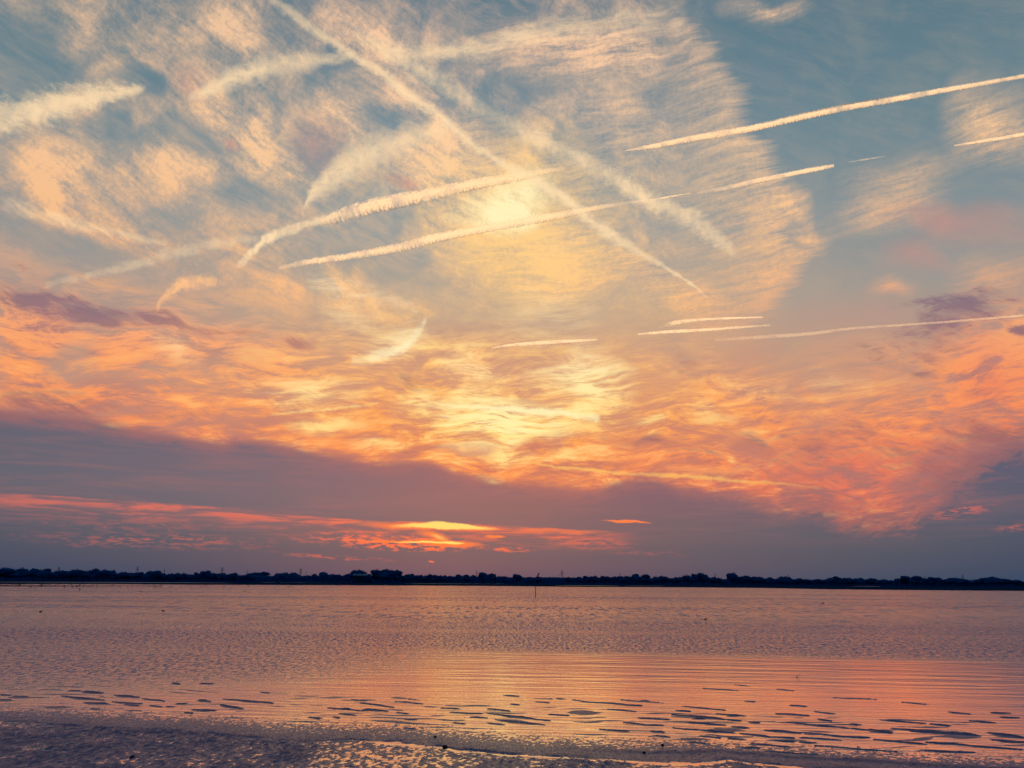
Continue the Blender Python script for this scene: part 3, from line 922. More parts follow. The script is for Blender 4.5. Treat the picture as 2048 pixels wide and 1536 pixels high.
# mud spit on the left and wet creeks in the marsh
def make_spit():
    vs, fs = [], []
    pts = [(-400, 1171.2, 1172.8), (-100, 1170.6, 1173.4), (0, 1170.6, 1173.4), (80, 1170.9, 1173.4), (150, 1171.5, 1173.2), (200, 1171.9, 1172.7), (330, 1172.2, 1172.5)]
    rng = random.Random(4)
    rowsv = []
    for (a, b) in zip(pts[:-1], pts[1:]):
        for k in range(30):
            t = k / 30
            x = a[0] + (b[0] - a[0]) * t
            u = a[1] + (b[1] - a[1]) * t + rng.random() * 0.3
            l = a[2] + (b[2] - a[2]) * t - rng.random() * 0.4
            rowsv.append((ground(x, u), ground(x, max(l, u + .1))))
    for (u, l) in rowsv:
        mid = (u + l) / 2
        vs += [(u.x, u.y, -0.1), (mid.x, mid.y, 0.16 + rng.random() * 0.12), (l.x, l.y, -0.1)]
    for i in range(len(rowsv) - 1):
        for j in range(2):
            fs.append((i * 3 + j, (i + 1) * 3 + j, (i + 1) * 3 + j + 1, i * 3 + j + 1))
    tag(mesh_obj('mud_spit', vs, fs, M_LAND), kind='structure')


make_spit()


def make_creek_material():
    m = material('creek_water')
    pos = wpos()
    h = noise(mapping(pos, scale=(0.5, 1.0, 1)), 1.0, 3, 0.6)
    g = new('ShaderNodeBsdfGlossy')
    g.inputs['Color'].default_value = (0.22, 0.42, 0.55, 1)
    g.inputs['Roughness'].default_value = 0.15
    put(g.inputs['Normal'], bump(h, 0.05))
    out(g)
    return m


M_CREEK = make_creek_material()
for (x0, x1, yt, yb, dy) in [(-60, 470, 1163.2, 1164.4, 2.0), (520, 760, 1164.6, 1165.2, .5), (810, 1020, 1166.6, 1167.2, .7), (1110, 1240, 1170.6, 1171.5, .6), (1700, 1760, 1172, 1172.7, .6), (1250, 1330, 1171.6, 1172.1, .3)]:
    xs_ = np.linspace(x0, x1, 24)
    tt = np.linspace(0, 1, 24)
    k = np.sin(tt * np.pi) ** 0.5
    mid = (yt + yb) / 2 + dy * tt
    hh = (yb - yt) / 2 * k + 0.05
    c = strip('creek', [(a, b) for a, b in zip(xs_, mid - hh)], [(a, b) for a, b in zip(xs_, mid + hh)], 0.75, M_CREEK)
    tag(c, kind='structure')

# ------------------------------------------------------------------ far tree line
def plain(name, col, rough=0.9, spec=0.0, var=0.4, scale=0.4):
    m = material(name)
    n = noise(wpos(), scale, 3, 0.6)
    c2 = tuple(v * (1 - var) for v in col[:3]) + (1,)
    out(principled(mix(n, c2, col), rough, spec))
    return m


M_LEAF = plain('leaves', (0.001, 0.062, 0.20, 1))  # blue of the distant haze is put into the leaf colour
M_BARK = plain('bark', (0.01, 0.03, 0.06, 1))
M_STEEL = plain('pylon_steel', (0.05, 0.08, 0.11, 1))
M_WALL = plain('barn_wall', (0.006, 0.03, 0.07, 1))
M_ROOF = plain('barn_roof', (0.16, 0.28, 0.36, 1))
M_GLASSR = plain('roof_sheet', (0.10, 0.16, 0.24, 1))
M_BIRD = plain('feathers', (0.02, 0.025, 0.03, 1))
M_POST = plain('tarred_wood', (0.03, 0.03, 0.035, 1), scale=6)


def crown_mesh(seed, n=420, kind='round'):
    """crown of unit width and unit height: leaf clumps through lobes"""
    rng = np.random.RandomState(seed)
    lobes = []
    k = 9
    for i in range(k):
        a = rng.uniform(0, 2 * math.pi)
        r = rng.uniform(0.05, 0.30)
        lobes.append((math.cos(a) * r, math.sin(a) * r, rng.uniform(0.38, 0.78), rng.uniform(0.15, 0.26)))
    lobes.append((0, 0, 0.55, 0.33))
    if kind == 'tall':
        lobes = [(x * 0.7, y * 0.7, z, r * 0.8) for x, y, z, r in lobes]
    vs, fs = [], []
    for (lx, ly, lz, lr) in lobes:                        # solid cores so no sky shows through the heart
        b = len(vs)
        rings, seg = 5, 8
        for i in range(rings + 1):
            th = math.pi * i / rings
            for j in range(seg):
                ph = 2 * math.pi * j / seg
                q = lr * 0.86 * rng.uniform(0.85, 1.1)
                vs.append((lx + q * math.sin(th) * math.cos(ph), ly + q * math.sin(th) * math.sin(ph), lz + q * math.cos(th) * 0.9))
        for i in range(rings):
            for j in range(seg):
                fs.append((b + i * seg + j, b + i * seg + (j + 1) % seg, b + (i + 1) * seg + (j + 1) % seg, b + (i + 1) * seg + j))
    for i in range(n):
        lx, ly, lz, lr = lobes[rng.randint(len(lobes))]
        d = rng.normal(size=3)
        d /= np.linalg.norm(d)
        p = np.array([lx, ly, lz]) + d * lr * rng.uniform(0.75, 1.10)
        s = rng.uniform(0.018, 0.045)
        u = rng.normal(size=3)
        u /= np.linalg.norm(u)
        w = np.cross(d, u)
        b = len(vs)
        for (a1, a2) in ((-1, -1), (1, -0.6), (0.7, 1), (-0.8, 0.8)):
            vs.append(tuple(p + u * s * a1 + w * s * a2))
        fs.append((b, b + 1, b + 2, b + 3))
    me = bpy.data.meshes.new('crown')
    me.from_pydata(vs, [], fs)
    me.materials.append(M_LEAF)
    return me


def trunk_mesh(seed):
    rng = random.Random(seed)
    vs, fs = [], []

    def limb(p0, p1, r0, r1, seg=6, steps=4):
        b = len(vs)
        ax = (p1 - p0).normalized()
        u = ax.orthogonal().normalized()
        w = ax.cross(u)
        for i in range(steps + 1):
            t = i / steps
            c = p0.lerp(p1, t) + Vector((rng.uniform(-1, 1), rng.uniform(-1, 1), 0)) * 0.008 * (0 < i < steps)
            r = r0 + (r1 - r0) * t
            for j in range(seg):
                a = 2 * math.pi * j / seg
                vs.append(c + (u * math.cos(a) + w * math.sin(a)) * r)
        for i in range(steps):
            for j in range(seg):
                fs.append((b + i * seg + j, b + i * seg + (j + 1) % seg, b + (i + 1) * seg + (j + 1) % seg, b + (i + 1) * seg + j))
    limb(Vector((0, 0, 0)), Vector((0, 0, 0.5)), 0.035, 0.022)
    for k in range(5):
        a = k * 1.257 + rng.random()
        limb(Vector((0, 0, 0.22 + 0.05 * k)), Vector((0.22 * math.cos(a), 0.22 * math.sin(a), 0.5 + 0.05 * k)), 0.018, 0.007)
    me = bpy.data.meshes.new('trunk')
    me.from_pydata([tuple(v) for v in vs], [], fs)
    me.materials.append(M_BARK)
    return me


CROWNS = [crown_mesh(s) for s in range(7)]
TRUNKS = [trunk_mesh(s) for s in range(3)]


def far_point(x, dist, z=0.0):
    d = ray(x, HORIZON)
    a = math.atan2(d.x, d.y)
    return Vector((math.sin(a) * dist, math.cos(a) * dist, z))


def height_at(x, y, dist):
    d = ray(x, y)
    return EYE + dist * d.z / math.hypot(d.x, d.y)


def tree(x, ytop, wpx, dist, label, group=None, v=0):
    p = far_point(x, dist, 0.8)
    H = height_at(x, ytop, dist) - 0.8
    W = wpx / FPX * dist
    t = empty('tree', p, random.uniform(0, 6.28))
    t['label'] = label
    t['category'] = 'tree'
    if group: t['group'] = group
    c = bpy.data.objects.new('crown', CROWNS[v % len(CROWNS)])
    COL.objects.link(c)
    c.parent = t
    # crown fills from low down to the top
    c.scale = (W * 1.55, W * 1.55, H * 1.02)
    k = bpy.data.objects.new('trunk', TRUNKS[v % 3])
    COL.objects.link(k)
    k.parent = t
    k.scale = (H * 0.8, H * 0.8, H)
    return t


TREES = [(10, 1133, 40), (41, 1132, 28), (66, 1133, 26), (84, 1136, 20), (99, 1143, 14), (112, 1139, 22), (126, 1140, 16), (140, 1137, 20), (151, 1135, 16), (165, 1137, 20),
         (179, 1136, 18), (192, 1138, 18), (207, 1137, 20), (220, 1139, 16), (237, 1142, 22), (257, 1142, 22), (275, 1141, 22), (291, 1144, 16), (308, 1140, 24),
         (326, 1145, 18), (341, 1146, 16), (353, 1144, 14), (366, 1143, 16), (382, 1146, 18), (395, 1144, 12), (411, 1140, 18), (427, 1144, 18), (442, 1145, 18),
         (457, 1145, 16), (469, 1142, 12), (485, 1147, 16), (500, 1146, 16), (520, 1143, 32), (552, 1144, 14), (566, 1144, 18), (581, 1143, 18), (594, 1146, 18),
         (613, 1148, 18), (632, 1147, 16), (646, 1143, 20), (662, 1146, 18), (676, 1148, 14), (697, 1144, 20), (717, 1135, 30), (737, 1145, 9), (754, 1139, 22),
         (765, 1137, 22), (779, 1137, 26), (792, 1139, 20), (809, 1147, 16), (822, 1144, 18), (837, 1147, 18), (851, 1148, 20), (873, 1149, 16), (888, 1149, 16),
         (903, 1151, 16), (918, 1147, 18), (932, 1146, 18), (946, 1147, 14), (966, 1144, 22), (979, 1146, 16), (1011, 1151, 18), (1034, 1147, 16), (1060, 1153, 12), (1076, 1150, 12),
         (1138, 1152, 16), (1160, 1153, 18), (1175, 1151, 18), (1189, 1150, 20), (1209, 1151, 20), (1226, 1151, 18), (1243, 1149, 20), (1256, 1149, 16), (1272, 1147, 22),
         (1291, 1148, 22), (1312, 1151, 14), (1327, 1151, 18), (1350, 1153, 16), (1375, 1147, 24), (1392, 1144, 20), (1407, 1145, 20), (1425, 1153, 14), (1440, 1154, 16),
         (1465, 1144, 18), (1487, 1149, 26), (1503, 1152, 16), (1517, 1150, 24), (1532, 1154, 18), (1547, 1156, 16), (1562, 1151, 18), (1574, 1152, 16), (1592, 1155, 20), (1612, 1156, 20),
         (1640, 1156, 20), (1663, 1152, 20), (1681, 1154, 16), (1697, 1154, 20), (1716, 1155, 20), (1742, 1155, 24), (1768, 1156, 22), (1793, 1154, 9), (1812, 1151, 24),
         (1834, 1151, 24), (1851, 1155, 16), (1868, 1153, 24), (1893, 1155, 22), (1913, 1152, 26), (1932, 1156, 18), (1953, 1156, 22), (1972, 1155, 18), (1987, 1151, 24), (2008, 1156, 22), (2035, 1158, 22), (2060, 1160, 22)]
SPECIAL = {
    10: 'tall dark broad tree at the left edge of the far tree line',
    41: 'high rounded tree beside the leftmost tree on the far shore',
    66: 'high rounded tree, third from the left on the far shore',
    84: 'tree where the high left clump slopes down to the gap',
    99: 'low small tree in the gap left of the first pylon',
    112: 'low tree at the foot of the leftmost pylon',
    308: 'rounded tree standing above its neighbours beside a short far pylon',
    411: 'pointed tree rising between two pylons left of the centre',
    469: 'small peaked tree just left of a thin pylon tip',
    520: 'wide pale tree farther off in the far tree line',
    646: 'domed tree between the pylon and the barn on the far shore',
    697: 'low tree at the left end of the pale barn roof',
    717: 'big round-headed dark tree directly above the pale barn roof',
    737: 'little pointed tree between the two big dark clumps by the barn',
    754: 'left end tree of the tall flat-topped clump right of the barn',
    765: 'tree in the middle left of the tall flat-topped clump near the barn',
    779: 'tallest tree of the flat-topped clump right of the barn',
    792: 'right end tree of the tall flat-topped clump near the barn',
    822: 'small domed tree just right of the tall flat-topped clump',
    966: 'domed tree next to the little steeple on the far shore',
    1034: 'umbrella-shaped tree alone on the flat embankment',
    1076: 'small bushy tree under the leaning dead trunk behind the marker post',
    1375: 'wide paler tree left of the double-headed tall clump on the right',
    1392: 'left head of the double-headed tall clump right of centre',
    1407: 'right head of the double-headed tall clump right of centre',
    1465: 'tall lollipop-shaped tree standing above the right half of the tree line',
    1487: 'broad dome-shaped tree right beside the lollipop-shaped one',
    1793: 'small spiky tree left of the rounded clump near the right end',
    1812: 'left tree of the rounded pair near the right end of the shore',
    1834: 'right tree of the rounded pair near the right end of the shore',
    1987: 'rounded tree rising near the right edge of the picture',
    2035: 'last low tree at the right edge of the far shore',
}
MARKS = [(-1, 'left picture edge'), (114, 'leftmost pylon'), (272, 'wide-armed left pylon'), (442, 'sturdy pylon'), (600, 'slim pylon'), (725, 'barn'), (779, 'flat-topped clump'),
         (990, 'steeple'), (1034, 'umbrella-shaped tree'), (1124, 'lone embankment pylon'), (1240, 'short mast'), (1400, 'double-headed clump'), (1465, 'lollipop-shaped tree'),
         (1577, 'pylon after the lollipop tree'), (1823, 'rounded pair of trees'), (1927, 'rightmost pylon')]
ORD = ['first', 'second', 'third', 'fourth', 'fifth', 'sixth', 'seventh', 'eighth', 'ninth', 'tenth', 'eleventh', 'twelfth', 'thirteenth', 'fourteenth']
count = {}
for i, (x, y, w) in enumerate(TREES):
    dist = 1500 + (i * 37 % 11) * 12 - 60
    if x == 520: dist = 2300
    if x in SPECIAL:
        tree(x, y, w, dist, SPECIAL[x], 'trees along the far shore', i)
    else:
        mk = [m for m in MARKS if m[0] < x][-1][1]
        count[mk] = count.get(mk, 0) + 1
        look = 'broad low' if w >= 20 else 'narrow'
        tree(x, y, w, dist, look + ' dark tree, ' + ORD[count[mk] - 1] + ' plain one right of the ' + mk, 'trees along the far shore', i)


def woodland():
    """low continuous wood and hedge under the single trees"""
    rng = np.random.RandomState(3)
    vs, fs = [], []
    top = [(-900, 1150), (0, 1146), (90, 1147), (250, 1149), (420, 1150), (600, 1152), (800, 1152), (880, 1153), (1000, 1153), (1020, 1154), (1150, 1155), (1300, 1156), (1450, 1158), (1600, 1159),
           (1800, 1161), (2048, 1164), (3000, 1170)]
    tx, ty = [p[0] for p in top], [p[1] for p in top]
    dist = 1580.0
    x = -900.0
    cols = []
    while x < 2950:
        y = np.interp(x, tx, ty) + rng.uniform(-0.5, 0.7)
        if 1078 < x < 1118: y = np.interp(x, tx, ty)
        cols.append((x, y))
        x += rng.uniform(2.5, 5.0)
    for (x, y) in cols:
        pf = far_point(x, dist)
        pb = far_point(x, dist + 120)
        h = height_at(x, y, dist + 40)
        pm = far_point(x, dist + 40)
        vs += [(pf.x, pf.y, 0.5), (pf.x, pf.y, h * 0.8), (pm.x, pm.y, h), (pb.x, pb.y, h * 0.8), (pb.x, pb.y, 0.5)]
    for i in range(len(cols) - 1):
        for j in range(4):
            fs.append((i * 5 + j, (i + 1) * 5 + j, (i + 1) * 5 + j + 1, i * 5 + j + 1))
    # leaf clumps over its skin
    for i in range(16000):
        k = rng.randint(len(cols) - 1)
        x, y = cols[k]
        d = dist + rng.uniform(-4, 60)
        p = far_point(x + rng.uniform(-3, 3), d)
        h = height_at(x, y, dist + 40)
        z = h * rng.uniform(0.15, 1.04)
        s = rng.uniform(0.4, 1.1)
        u = rng.normal(size=3)
        u /= np.linalg.norm(u)
        w = np.cross(u, rng.normal(size=3))
        w /= np.linalg.norm(w)
        b = len(vs)
        q = np.array([p.x, p.y, z])
        for (a1, a2) in ((-1, -1), (1, -0.6), (0.7, 1), (-0.8, 0.8)):
            vs.append(tuple(q + u * s * a1 + w * s * a2))
        fs.append((b, b + 1, b + 2, b + 3))
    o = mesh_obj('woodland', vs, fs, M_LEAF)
    tag(o, 'low continuous dark wood and hedge along the far shore', 'woodland', kind='stuff')


woodland()


# ------------------------------------------------------------------ bars and boxes for small structures
def bars(lst):
    vs, fs = [], []
    for (a, b, r0, r1) in lst:
        a, b = Vector(a), Vector(b)
        ax = (b - a).normalized()
        u = ax.orthogonal().normalized()
        w = ax.cross(u)
        k = len(vs)
        for (c, r) in ((a, r0), (b, r1)):
            for j in range(5):
                t = 2 * math.pi * j / 5
                vs.append(tuple(c + (u * math.cos(t) + w * math.sin(t)) * r))
        for j in range(5):
            fs.append((k + j, k + (j + 1) % 5, k + 5 + (j + 1) % 5, k + 5 + j))
        fs.append(tuple(k + j for j in range(5))[::-1])
        fs.append(tuple(k + 5 + j for j in range(5)))
    return vs, fs


def box(x0, x1, y0, y1, z0, z1):
    vs = [(x, y, z) for z in (z0, z1) for y in (y0, y1) for x in (x0, x1)]
    fs = [(0, 2, 3, 1), (4, 5, 7, 6), (0, 1, 5, 4), (2, 6, 7, 3), (0, 4, 6, 2), (1, 3, 7, 5)]
    return vs, fs


def as_mesh(name, vf, mat):
    me = bpy.data.meshes.new(name)
    me.from_pydata([tuple(v) for v in vf[0]], [], vf[1])
    me.materials.append(mat)
    return me


# pylon, 46 m high: four tapering legs with lattice, three pairs of cross arms
H_P = 46.0
legs, brace = [], []
def wid(z): return 3.6 * (1 - z / H_P) ** 0.8 + 0.35
for sx, sy in ((1, 1), (1, -1), (-1, 1), (-1, -1)):
    zz = [0, 10, 20, 30, 38, 46]
    for a, b in zip(zz[:-1], zz[1:]):
        legs.append(((sx * wid(a), sy * wid(a), a), (sx * wid(b), sy * wid(b), b), 0.28, 0.24))
for k in range(11):
    a, b = k * 4.1, (k + 1) * 4.1
    s = 1 if k % 2 else -1
    for sy in (1, -1):
        brace.append(((s * wid(a), sy * wid(a), a), (-s * wid(b), sy * wid(b), b), 0.14, 0.14))
me_legs = as_mesh('mast', bars(legs), M_STEEL)
me_brace = as_mesh('lattice', bars(brace), M_STEEL)
arm_m = as_mesh('cross_arm', bars([((-1, 0, 0), (1, 0, 0), 0.034, 0.034), ((-1, 0, 0), (0, 0, 0.25), 0.022, 0.022), ((1, 0, 0), (0, 0, 0.25), 0.022, 0.022)]), M_STEEL)
PYL = [(114, 1133, 1.0, 'leftmost pylon, rising from the dip after the high left trees'),
       (272, 1133, 1.2, 'tall pylon with wide arms above the left part of the tree line'),
       (326, 1138, .7, 'short faint pylon right of a tall one in the left part of the shore'),
       (442, 1134, 1.2, 'sturdy pylon with clear cross arms left of the centre'),
       (493, 1140, .6, 'thin pylon tip just right of the sturdy pylon'),
       (600, 1136, 1.0, 'slim pylon standing left of the big round tree by the barn'),
       (611, 1142, .6, 'faint short pylon directly beside the slim one left of the barn'),
       (953, 1140, .7, 'thin pylon left of the steeple'),
       (1124, 1140, 1.1, 'lone pylon over the flat embankment right of the marker post'),
       (1119, 1150, .5, 'tiny distant pylon at the foot of the lone pylon'),
       (1240, 1145, .6, 'short mast above the trees right of the lone pylon'),
       (1431, 1145, .7, 'faint pylon between the double-headed clump and the lollipop tree'),
       (1577, 1148, .7, 'faint pylon just right of the lollipop tree and broad dome trees'),
       (1851, 1150, .6, 'faint pylon tip over the rounded pair near the right'),
       (1927, 1149, .9, 'rightmost pylon, pale with wide arms')]
for (x, y, k, lab) in PYL:
    ht = 46.0 * (0.8 if k < .8 else 1.0)
    d_ = ray(x, y)
    el_ = math.atan2(d_.z, math.hypot(d_.x, d_.y))
    dist = (ht + 1 - EYE) / math.tan(el_)
    dist = max(1800, min(dist, 3800))
    ht = height_at(x, y, dist) - 1
    p = empty('pylon', far_point(x, dist, 1.0), math.radians(random.uniform(-15, 15)))
    p['label'] = lab
    p['category'] = 'pylon'
    p['group'] = 'power line pylons beyond the far shore'
    s = ht / 46.0
    t_ = min(1.0, k)
    for me in (me_legs, me_brace):
        o = bpy.data.objects.new(me.name, me)
        COL.objects.link(o)
        o.parent = p
        o.scale = (s * t_, s * t_, s)
    for z, L in ((29, 7.0), (35, 8.5), (41, 6.0)):
        o = bpy.data.objects.new('cross_arm', arm_m)
        COL.objects.link(o)
        o.parent = p
        o.location = (0, 0, z * s)
        o.scale = (L * t_ * s, L * t_ * s, L * t_ * s)

# long barn with a pale roof
bd = 1470.0
pc = far_point(725, bd)
zt = height_at(725, 1148.2, bd)
L = 36 / FPX * bd
barn = empty('barn', (pc.x, pc.y, 0.8), -math.atan2(pc.x, pc.y))
tag(barn, 'long low barn with a pale striped roof under the big round tree', 'barn')
ev = zt - 0.8 - 2.4
mesh_obj('wall', *box(-L / 2, L / 2, 0, 14, 0, ev), M_WALL, barn)
rt = zt - 0.8
rv = [(-L / 2 - .5, -.5, ev), (L / 2 + .5, -.5, ev), (L / 2 + .5, 7, rt), (-L / 2 - .5, 7, rt), (-L / 2 - .5, 14.5, ev), (L / 2 + .5, 14.5, ev)]
rv = rv + [(a, b, c + 0.25) for a, b, c in rv]
rf = [(6, 7, 8, 9), (9, 8, 11, 10), (0, 3, 2, 1), (3, 4, 5, 2), (0, 1, 7, 6), (4, 10, 11, 5), (0, 6, 9, 3), (3, 9, 10, 4), (1, 2, 8, 7), (2, 5, 11, 8)]
roof = mesh_obj('roof', rv, rf, M_ROOF, barn)
for k in range(5):
    x0 = -L / 2 + L * (0.10 + 0.17 * k)
    n_ = [(x0, -.4, ev + .32), (x0 + L * .05, -.4, ev + .32), (x0 + L * .05, 6.8, rt + .24), (x0, 6.8, rt + .24)]
    mesh_obj('roof_panel', n_ + [(a, b, c + .1) for a, b, c in n_], [(4, 5, 6, 7), (0, 1, 5, 4), (1, 2, 6, 5), (2, 3, 7, 6), (3, 0, 4, 7)], M_GLASSR, roof)

# little steeple
sp_ = far_point(990, 1500)
zs = height_at(990, 1146.5, 1500)
st = empty('steeple', (sp_.x, sp_.y, 0.8))
tag(st, 'little pointed steeple at the right end of a tree clump, left of the marker post', 'steeple')
mesh_obj('tower', *box(-1.6, 1.6, -1.6, 1.6, 0, zs - 4), M_WALL, st)
mesh_obj('spire', [(-1.8, -1.8, zs - 4), (1.8, -1.8, zs - 4), (1.8, 1.8, zs - 4), (-1.8, 1.8, zs - 4), (0, 0, zs - .8)], [(0, 1, 4), (1, 2, 4), (2, 3, 4), (3, 0, 4), (3, 2, 1, 0)], M_WALL, st)

# leaning dead trunk
ld = far_point(1076, 1480)
def lz(y): return height_at(1076, y, 1480) - 0.8
k_ = 1480 / FPX
dead = mesh_obj('dead_tree', *bars([((-2.2 * k_, 0, 1), (-1.2 * k_, 0, lz(1153)), 1.4, 1.3), ((-1.2 * k_, 0, lz(1153)), (0.6 * k_, 0, lz(1149)), 1.3, 1.1),
                                    ((0.6 * k_, 0, lz(1149)), (1.4 * k_, 0, lz(1146.8)), 1.1, 1.0), ((1.3 * k_, 0, lz(1147)), (3.0 * k_, 0, lz(1145.6)), 1.0, 0.4),
                                    ((0.4 * k_, 0, lz(1149.5)), (2.0 * k_, 0, lz(1149.2)), .5, .2)]), M_BARK)
dead.location = (ld.x, ld.y, 0.8)
tag(dead, 'bent leaning dead trunk poking above the tree line behind the marker post', 'dead tree')

# marker post standing in the water
g0 = ground(1071, 1194)
dpost = math.hypot(g0.x, g0.y)
ph_ = height_at(1071, 1172, dpost)
post = empty('marker_post', (g0.x, g0.y, 0))
tag(post, 'thin dark marker post standing alone in the shallow water', 'post')
mesh_obj('shaft', *bars([((0.05, 0, -0.5), (0, 0, ph_ * .55), 0.09, 0.08), ((0, 0, ph_ * .55), (-0.05, 0, ph_ - 0.05), 0.075, 0.06)]), M_POST, post)
mesh_obj('cap', *bars([((-0.05, 0, ph_ - 0.08), (-0.05, 0, ph_), 0.08, 0.075)]), M_POST, post)
mesh_obj('collar', *bars([((0.0, 0, 0.50), (0, 0, 0.62), 0.12, 0.12)]), M_POST, post)


# ------------------------------------------------------------------ birds on the water and flats
def lathe_x(prof, seg=10):
    """body of revolution along x: (x, radius, z centre)"""
    vs, fs = [], []
    for (x, r, zc) in prof:
        for j in range(seg):
            a = 2 * math.pi * j / seg
            vs.append((x, r * math.cos(a) * 0.8, zc + r * math.sin(a)))
    for i in range(len(prof) - 1):
        for j in range(seg):
            fs.append((i * seg + j, i * seg + (j + 1) % seg, (i + 1) * seg + (j + 1) % seg, (i + 1) * seg + j))
    fs.append(tuple(range(seg))[::-1])
    fs.append(tuple((len(prof) - 1) * seg + j for j in range(seg)))
    return vs, fs


def bird_meshes():
    body, f1 = lathe_x([(-0.26, 0.006, 0.13), (-0.20, 0.03, 0.125), (-0.10, 0.075, 0.11), (0.02, 0.095, 0.10), (0.12, 0.08, 0.115),
                        (0.17, 0.05, 0.15), (0.19, 0.036, 0.19), (0.205, 0.034, 0.225), (0.23, 0.042, 0.25), (0.265, 0.036, 0.25), (0.29, 0.014, 0.245), (0.335, 0.004, 0.235)])
    b = as_mesh('body', (body, f1), M_BIRD)
    leg = as_mesh('leg', bars([((0, 0, 0.05), (0.01, 0, -0.16), 0.012, 0.010), ((0.01, 0, -0.16), (0.06, 0, -0.165), 0.012, 0.008)]), M_BIRD)
    wing = as_mesh('wing', ([(0.12, 0, 0.0), (-0.10, 0, 0.0), (-0.24, 0.012, -0.02), (-0.08, 0.02, 0.05), (0.08, 0.02, 0.04), (0.0, 0.035, 0.02)],
                            [(0, 4, 5), (4, 3, 5), (3, 2, 5), (2, 1, 5), (1, 0, 5)]), M_BIRD)
    return b, leg, wing


B_BODY, B_LEG, B_WING = bird_meshes()


def bird(x, y, scale, label, group, standing, rz):
    g = ground(x, y)
    t = empty('bird', (g.x, g.y, 0.16 * scale if standing else -0.03), rz)
    t.scale = (scale,) * 3
    t['label'], t['category'] = label, 'bird'
    if group: t['group'] = group
    o = bpy.data.objects.new('body', B_BODY)
    COL.objects.link(o)
    o.parent = t
    for s in (-1, 1):
        w = bpy.data.objects.new('wing', B_WING)
        COL.objects.link(w)
        w.parent = t
        w.location = (0.0, 0.07 * s, 0.12)
        w.scale = (1, s, 1)
        if standing:
            l = bpy.data.objects.new('leg', B_LEG)
            COL.objects.link(l)
            l.parent = t
            l.location = (0, 0.03 * s, 0)
    return t


bird(81, 1224.5, .75, 'dark duck afloat alone near the left edge of the open water', None, False, 0.2)
bird(326, 1222.5, .75, 'dark duck afloat alone right of the one near the left edge', None, False, 2.9)
bird(489, 1183, 1.3, 'larger dark bird afloat below the end of the far flock', None, False, 0.1)
bird(281, 1183.5, 1.2, 'dark bird afloat by itself under the left flock', None, False, 3.0)
bird(353, 1179.5, 1.1, 'dark bird afloat just in front of the thinning flock', None, False, 0.4)
bird(1411, 1239.5, .7, 'single dark duck afloat on the ruffled water right of the post', None, False, 0.3)
bird(1646, 1207, .9, 'dark duck afloat on the ruffled water in the right part', None, False, 3.1)
bird(921, 1183.5, 1.2, 'dark bird afloat left of the marker post', None, False, 0.2)
rb = random.Random(12)
spots = [(36, 1175), (59, 1175.5), (62, 1176), (73, 1176), (82, 1175.2), (91, 1175.5), (129, 1177), (144, 1176), (158, 1175), (161, 1178), (158.5, 1182), (165, 1175.4), (169, 1175.2),
         (145, 1174.6), (181, 1175), (194, 1175), (153, 1175.8), (176, 1174.4), (213, 1176.5), (220, 1174.2), (226, 1173.7), (240, 1175.4), (263, 1173.6), (265, 1175.5), (297, 1174.2),
         (307, 1175), (313, 1174.5), (322, 1174), (341, 1174.8), (362, 1175), (370, 1174.2), (381, 1174.5), (405, 1173.8), (413, 1175), (438, 1175.4), (449, 1173), (461, 1177.2), (478, 1173), (497, 1172.6)]
for k in range(50):
    spots.append((rb.uniform(0, 230), rb.uniform(1170.9, 1172.2)))
for k in range(26):
    spots.append((rb.uniform(200, 620), rb.uniform(1172.3, 1176.5)))
for k in range(22):
    spots.append((rb.uniform(780, 1500), rb.uniform(1175.0, 1186.0)))
for (x, y) in spots:
    if x < 620:
        bird(x, y, rb.uniform(1.1, 1.7) if y > 1173.5 else rb.uniform(1.3, 2.2), 'small dark wading bird in the flock along the left shallows', 'flock of birds on the left shallows', rb.random() < .7, rb.uniform(0, 6.28))
    else:
        bird(x, y, rb.uniform(.7, 1.2), 'tiny dark bird afloat on the ruffled water before the far shore', 'birds scattered on the middle water', False, rb.uniform(0, 6.28))

# twig and stones by the water
gt = ground(1594, 1356)
tw = mesh_obj('twig', *bars([((0, 0, -0.05), (-0.02, 0, 0.05), 0.008, 0.007), ((-0.02, 0, 0.05), (0.10, 0, 0.10), 0.007, 0.004), ((-0.02, 0, 0.05), (0.07, 0, 0.0), 0.006, 0.003)]), M_POST)
tw.location = (gt.x, gt.y, 0)
tag(tw, 'forked twig sticking out of the slick water in the right half', 'twig')


def stone_mesh(seed):
    rng = np.random.RandomState(seed)
    bm = bmesh.new()
    bmesh.ops.create_icosphere(bm, subdivisions=1, radius=1)
    for v in bm.verts:
        v.co *= rng.uniform(0.7, 1.15)
        v.co.z *= 0.6
    me = bpy.data.meshes.new('stone')
    bm.to_mesh(me)
    bm.free()
    me.materials.append(M_POST)
    return me


STN = [stone_mesh(s) for s in range(4)]
named = [((890, 1495), .055, 'small dark stone lying on the bright film line, right of the centre left'),
         ((264, 1516), .06, 'dark pebble alone on the blotchy foreground mud at lower left'),
         ((1288, 1507), .05, 'small dark pebble on the grainy flat below the dark ridges'),
         ((1325, 1491), .045, 'small dark pebble above the dark wet band right of centre'),
         ((870, 1475), .04, 'small dark pebble on the grainy flat before the bright reflection')]
for i, ((x, y), r, lab) in enumerate(named):
    g = ground(x, y)
    o = bpy.data.objects.new('pebble', STN[i % 4])
    COL.objects.link(o)
    o.location = (g.x, g.y, 0.012)
    o.scale = (r, r * .8, r)
    o.rotation_euler = (0, 0, i)
    tag(o, lab, 'pebble', 'pebbles by the water')

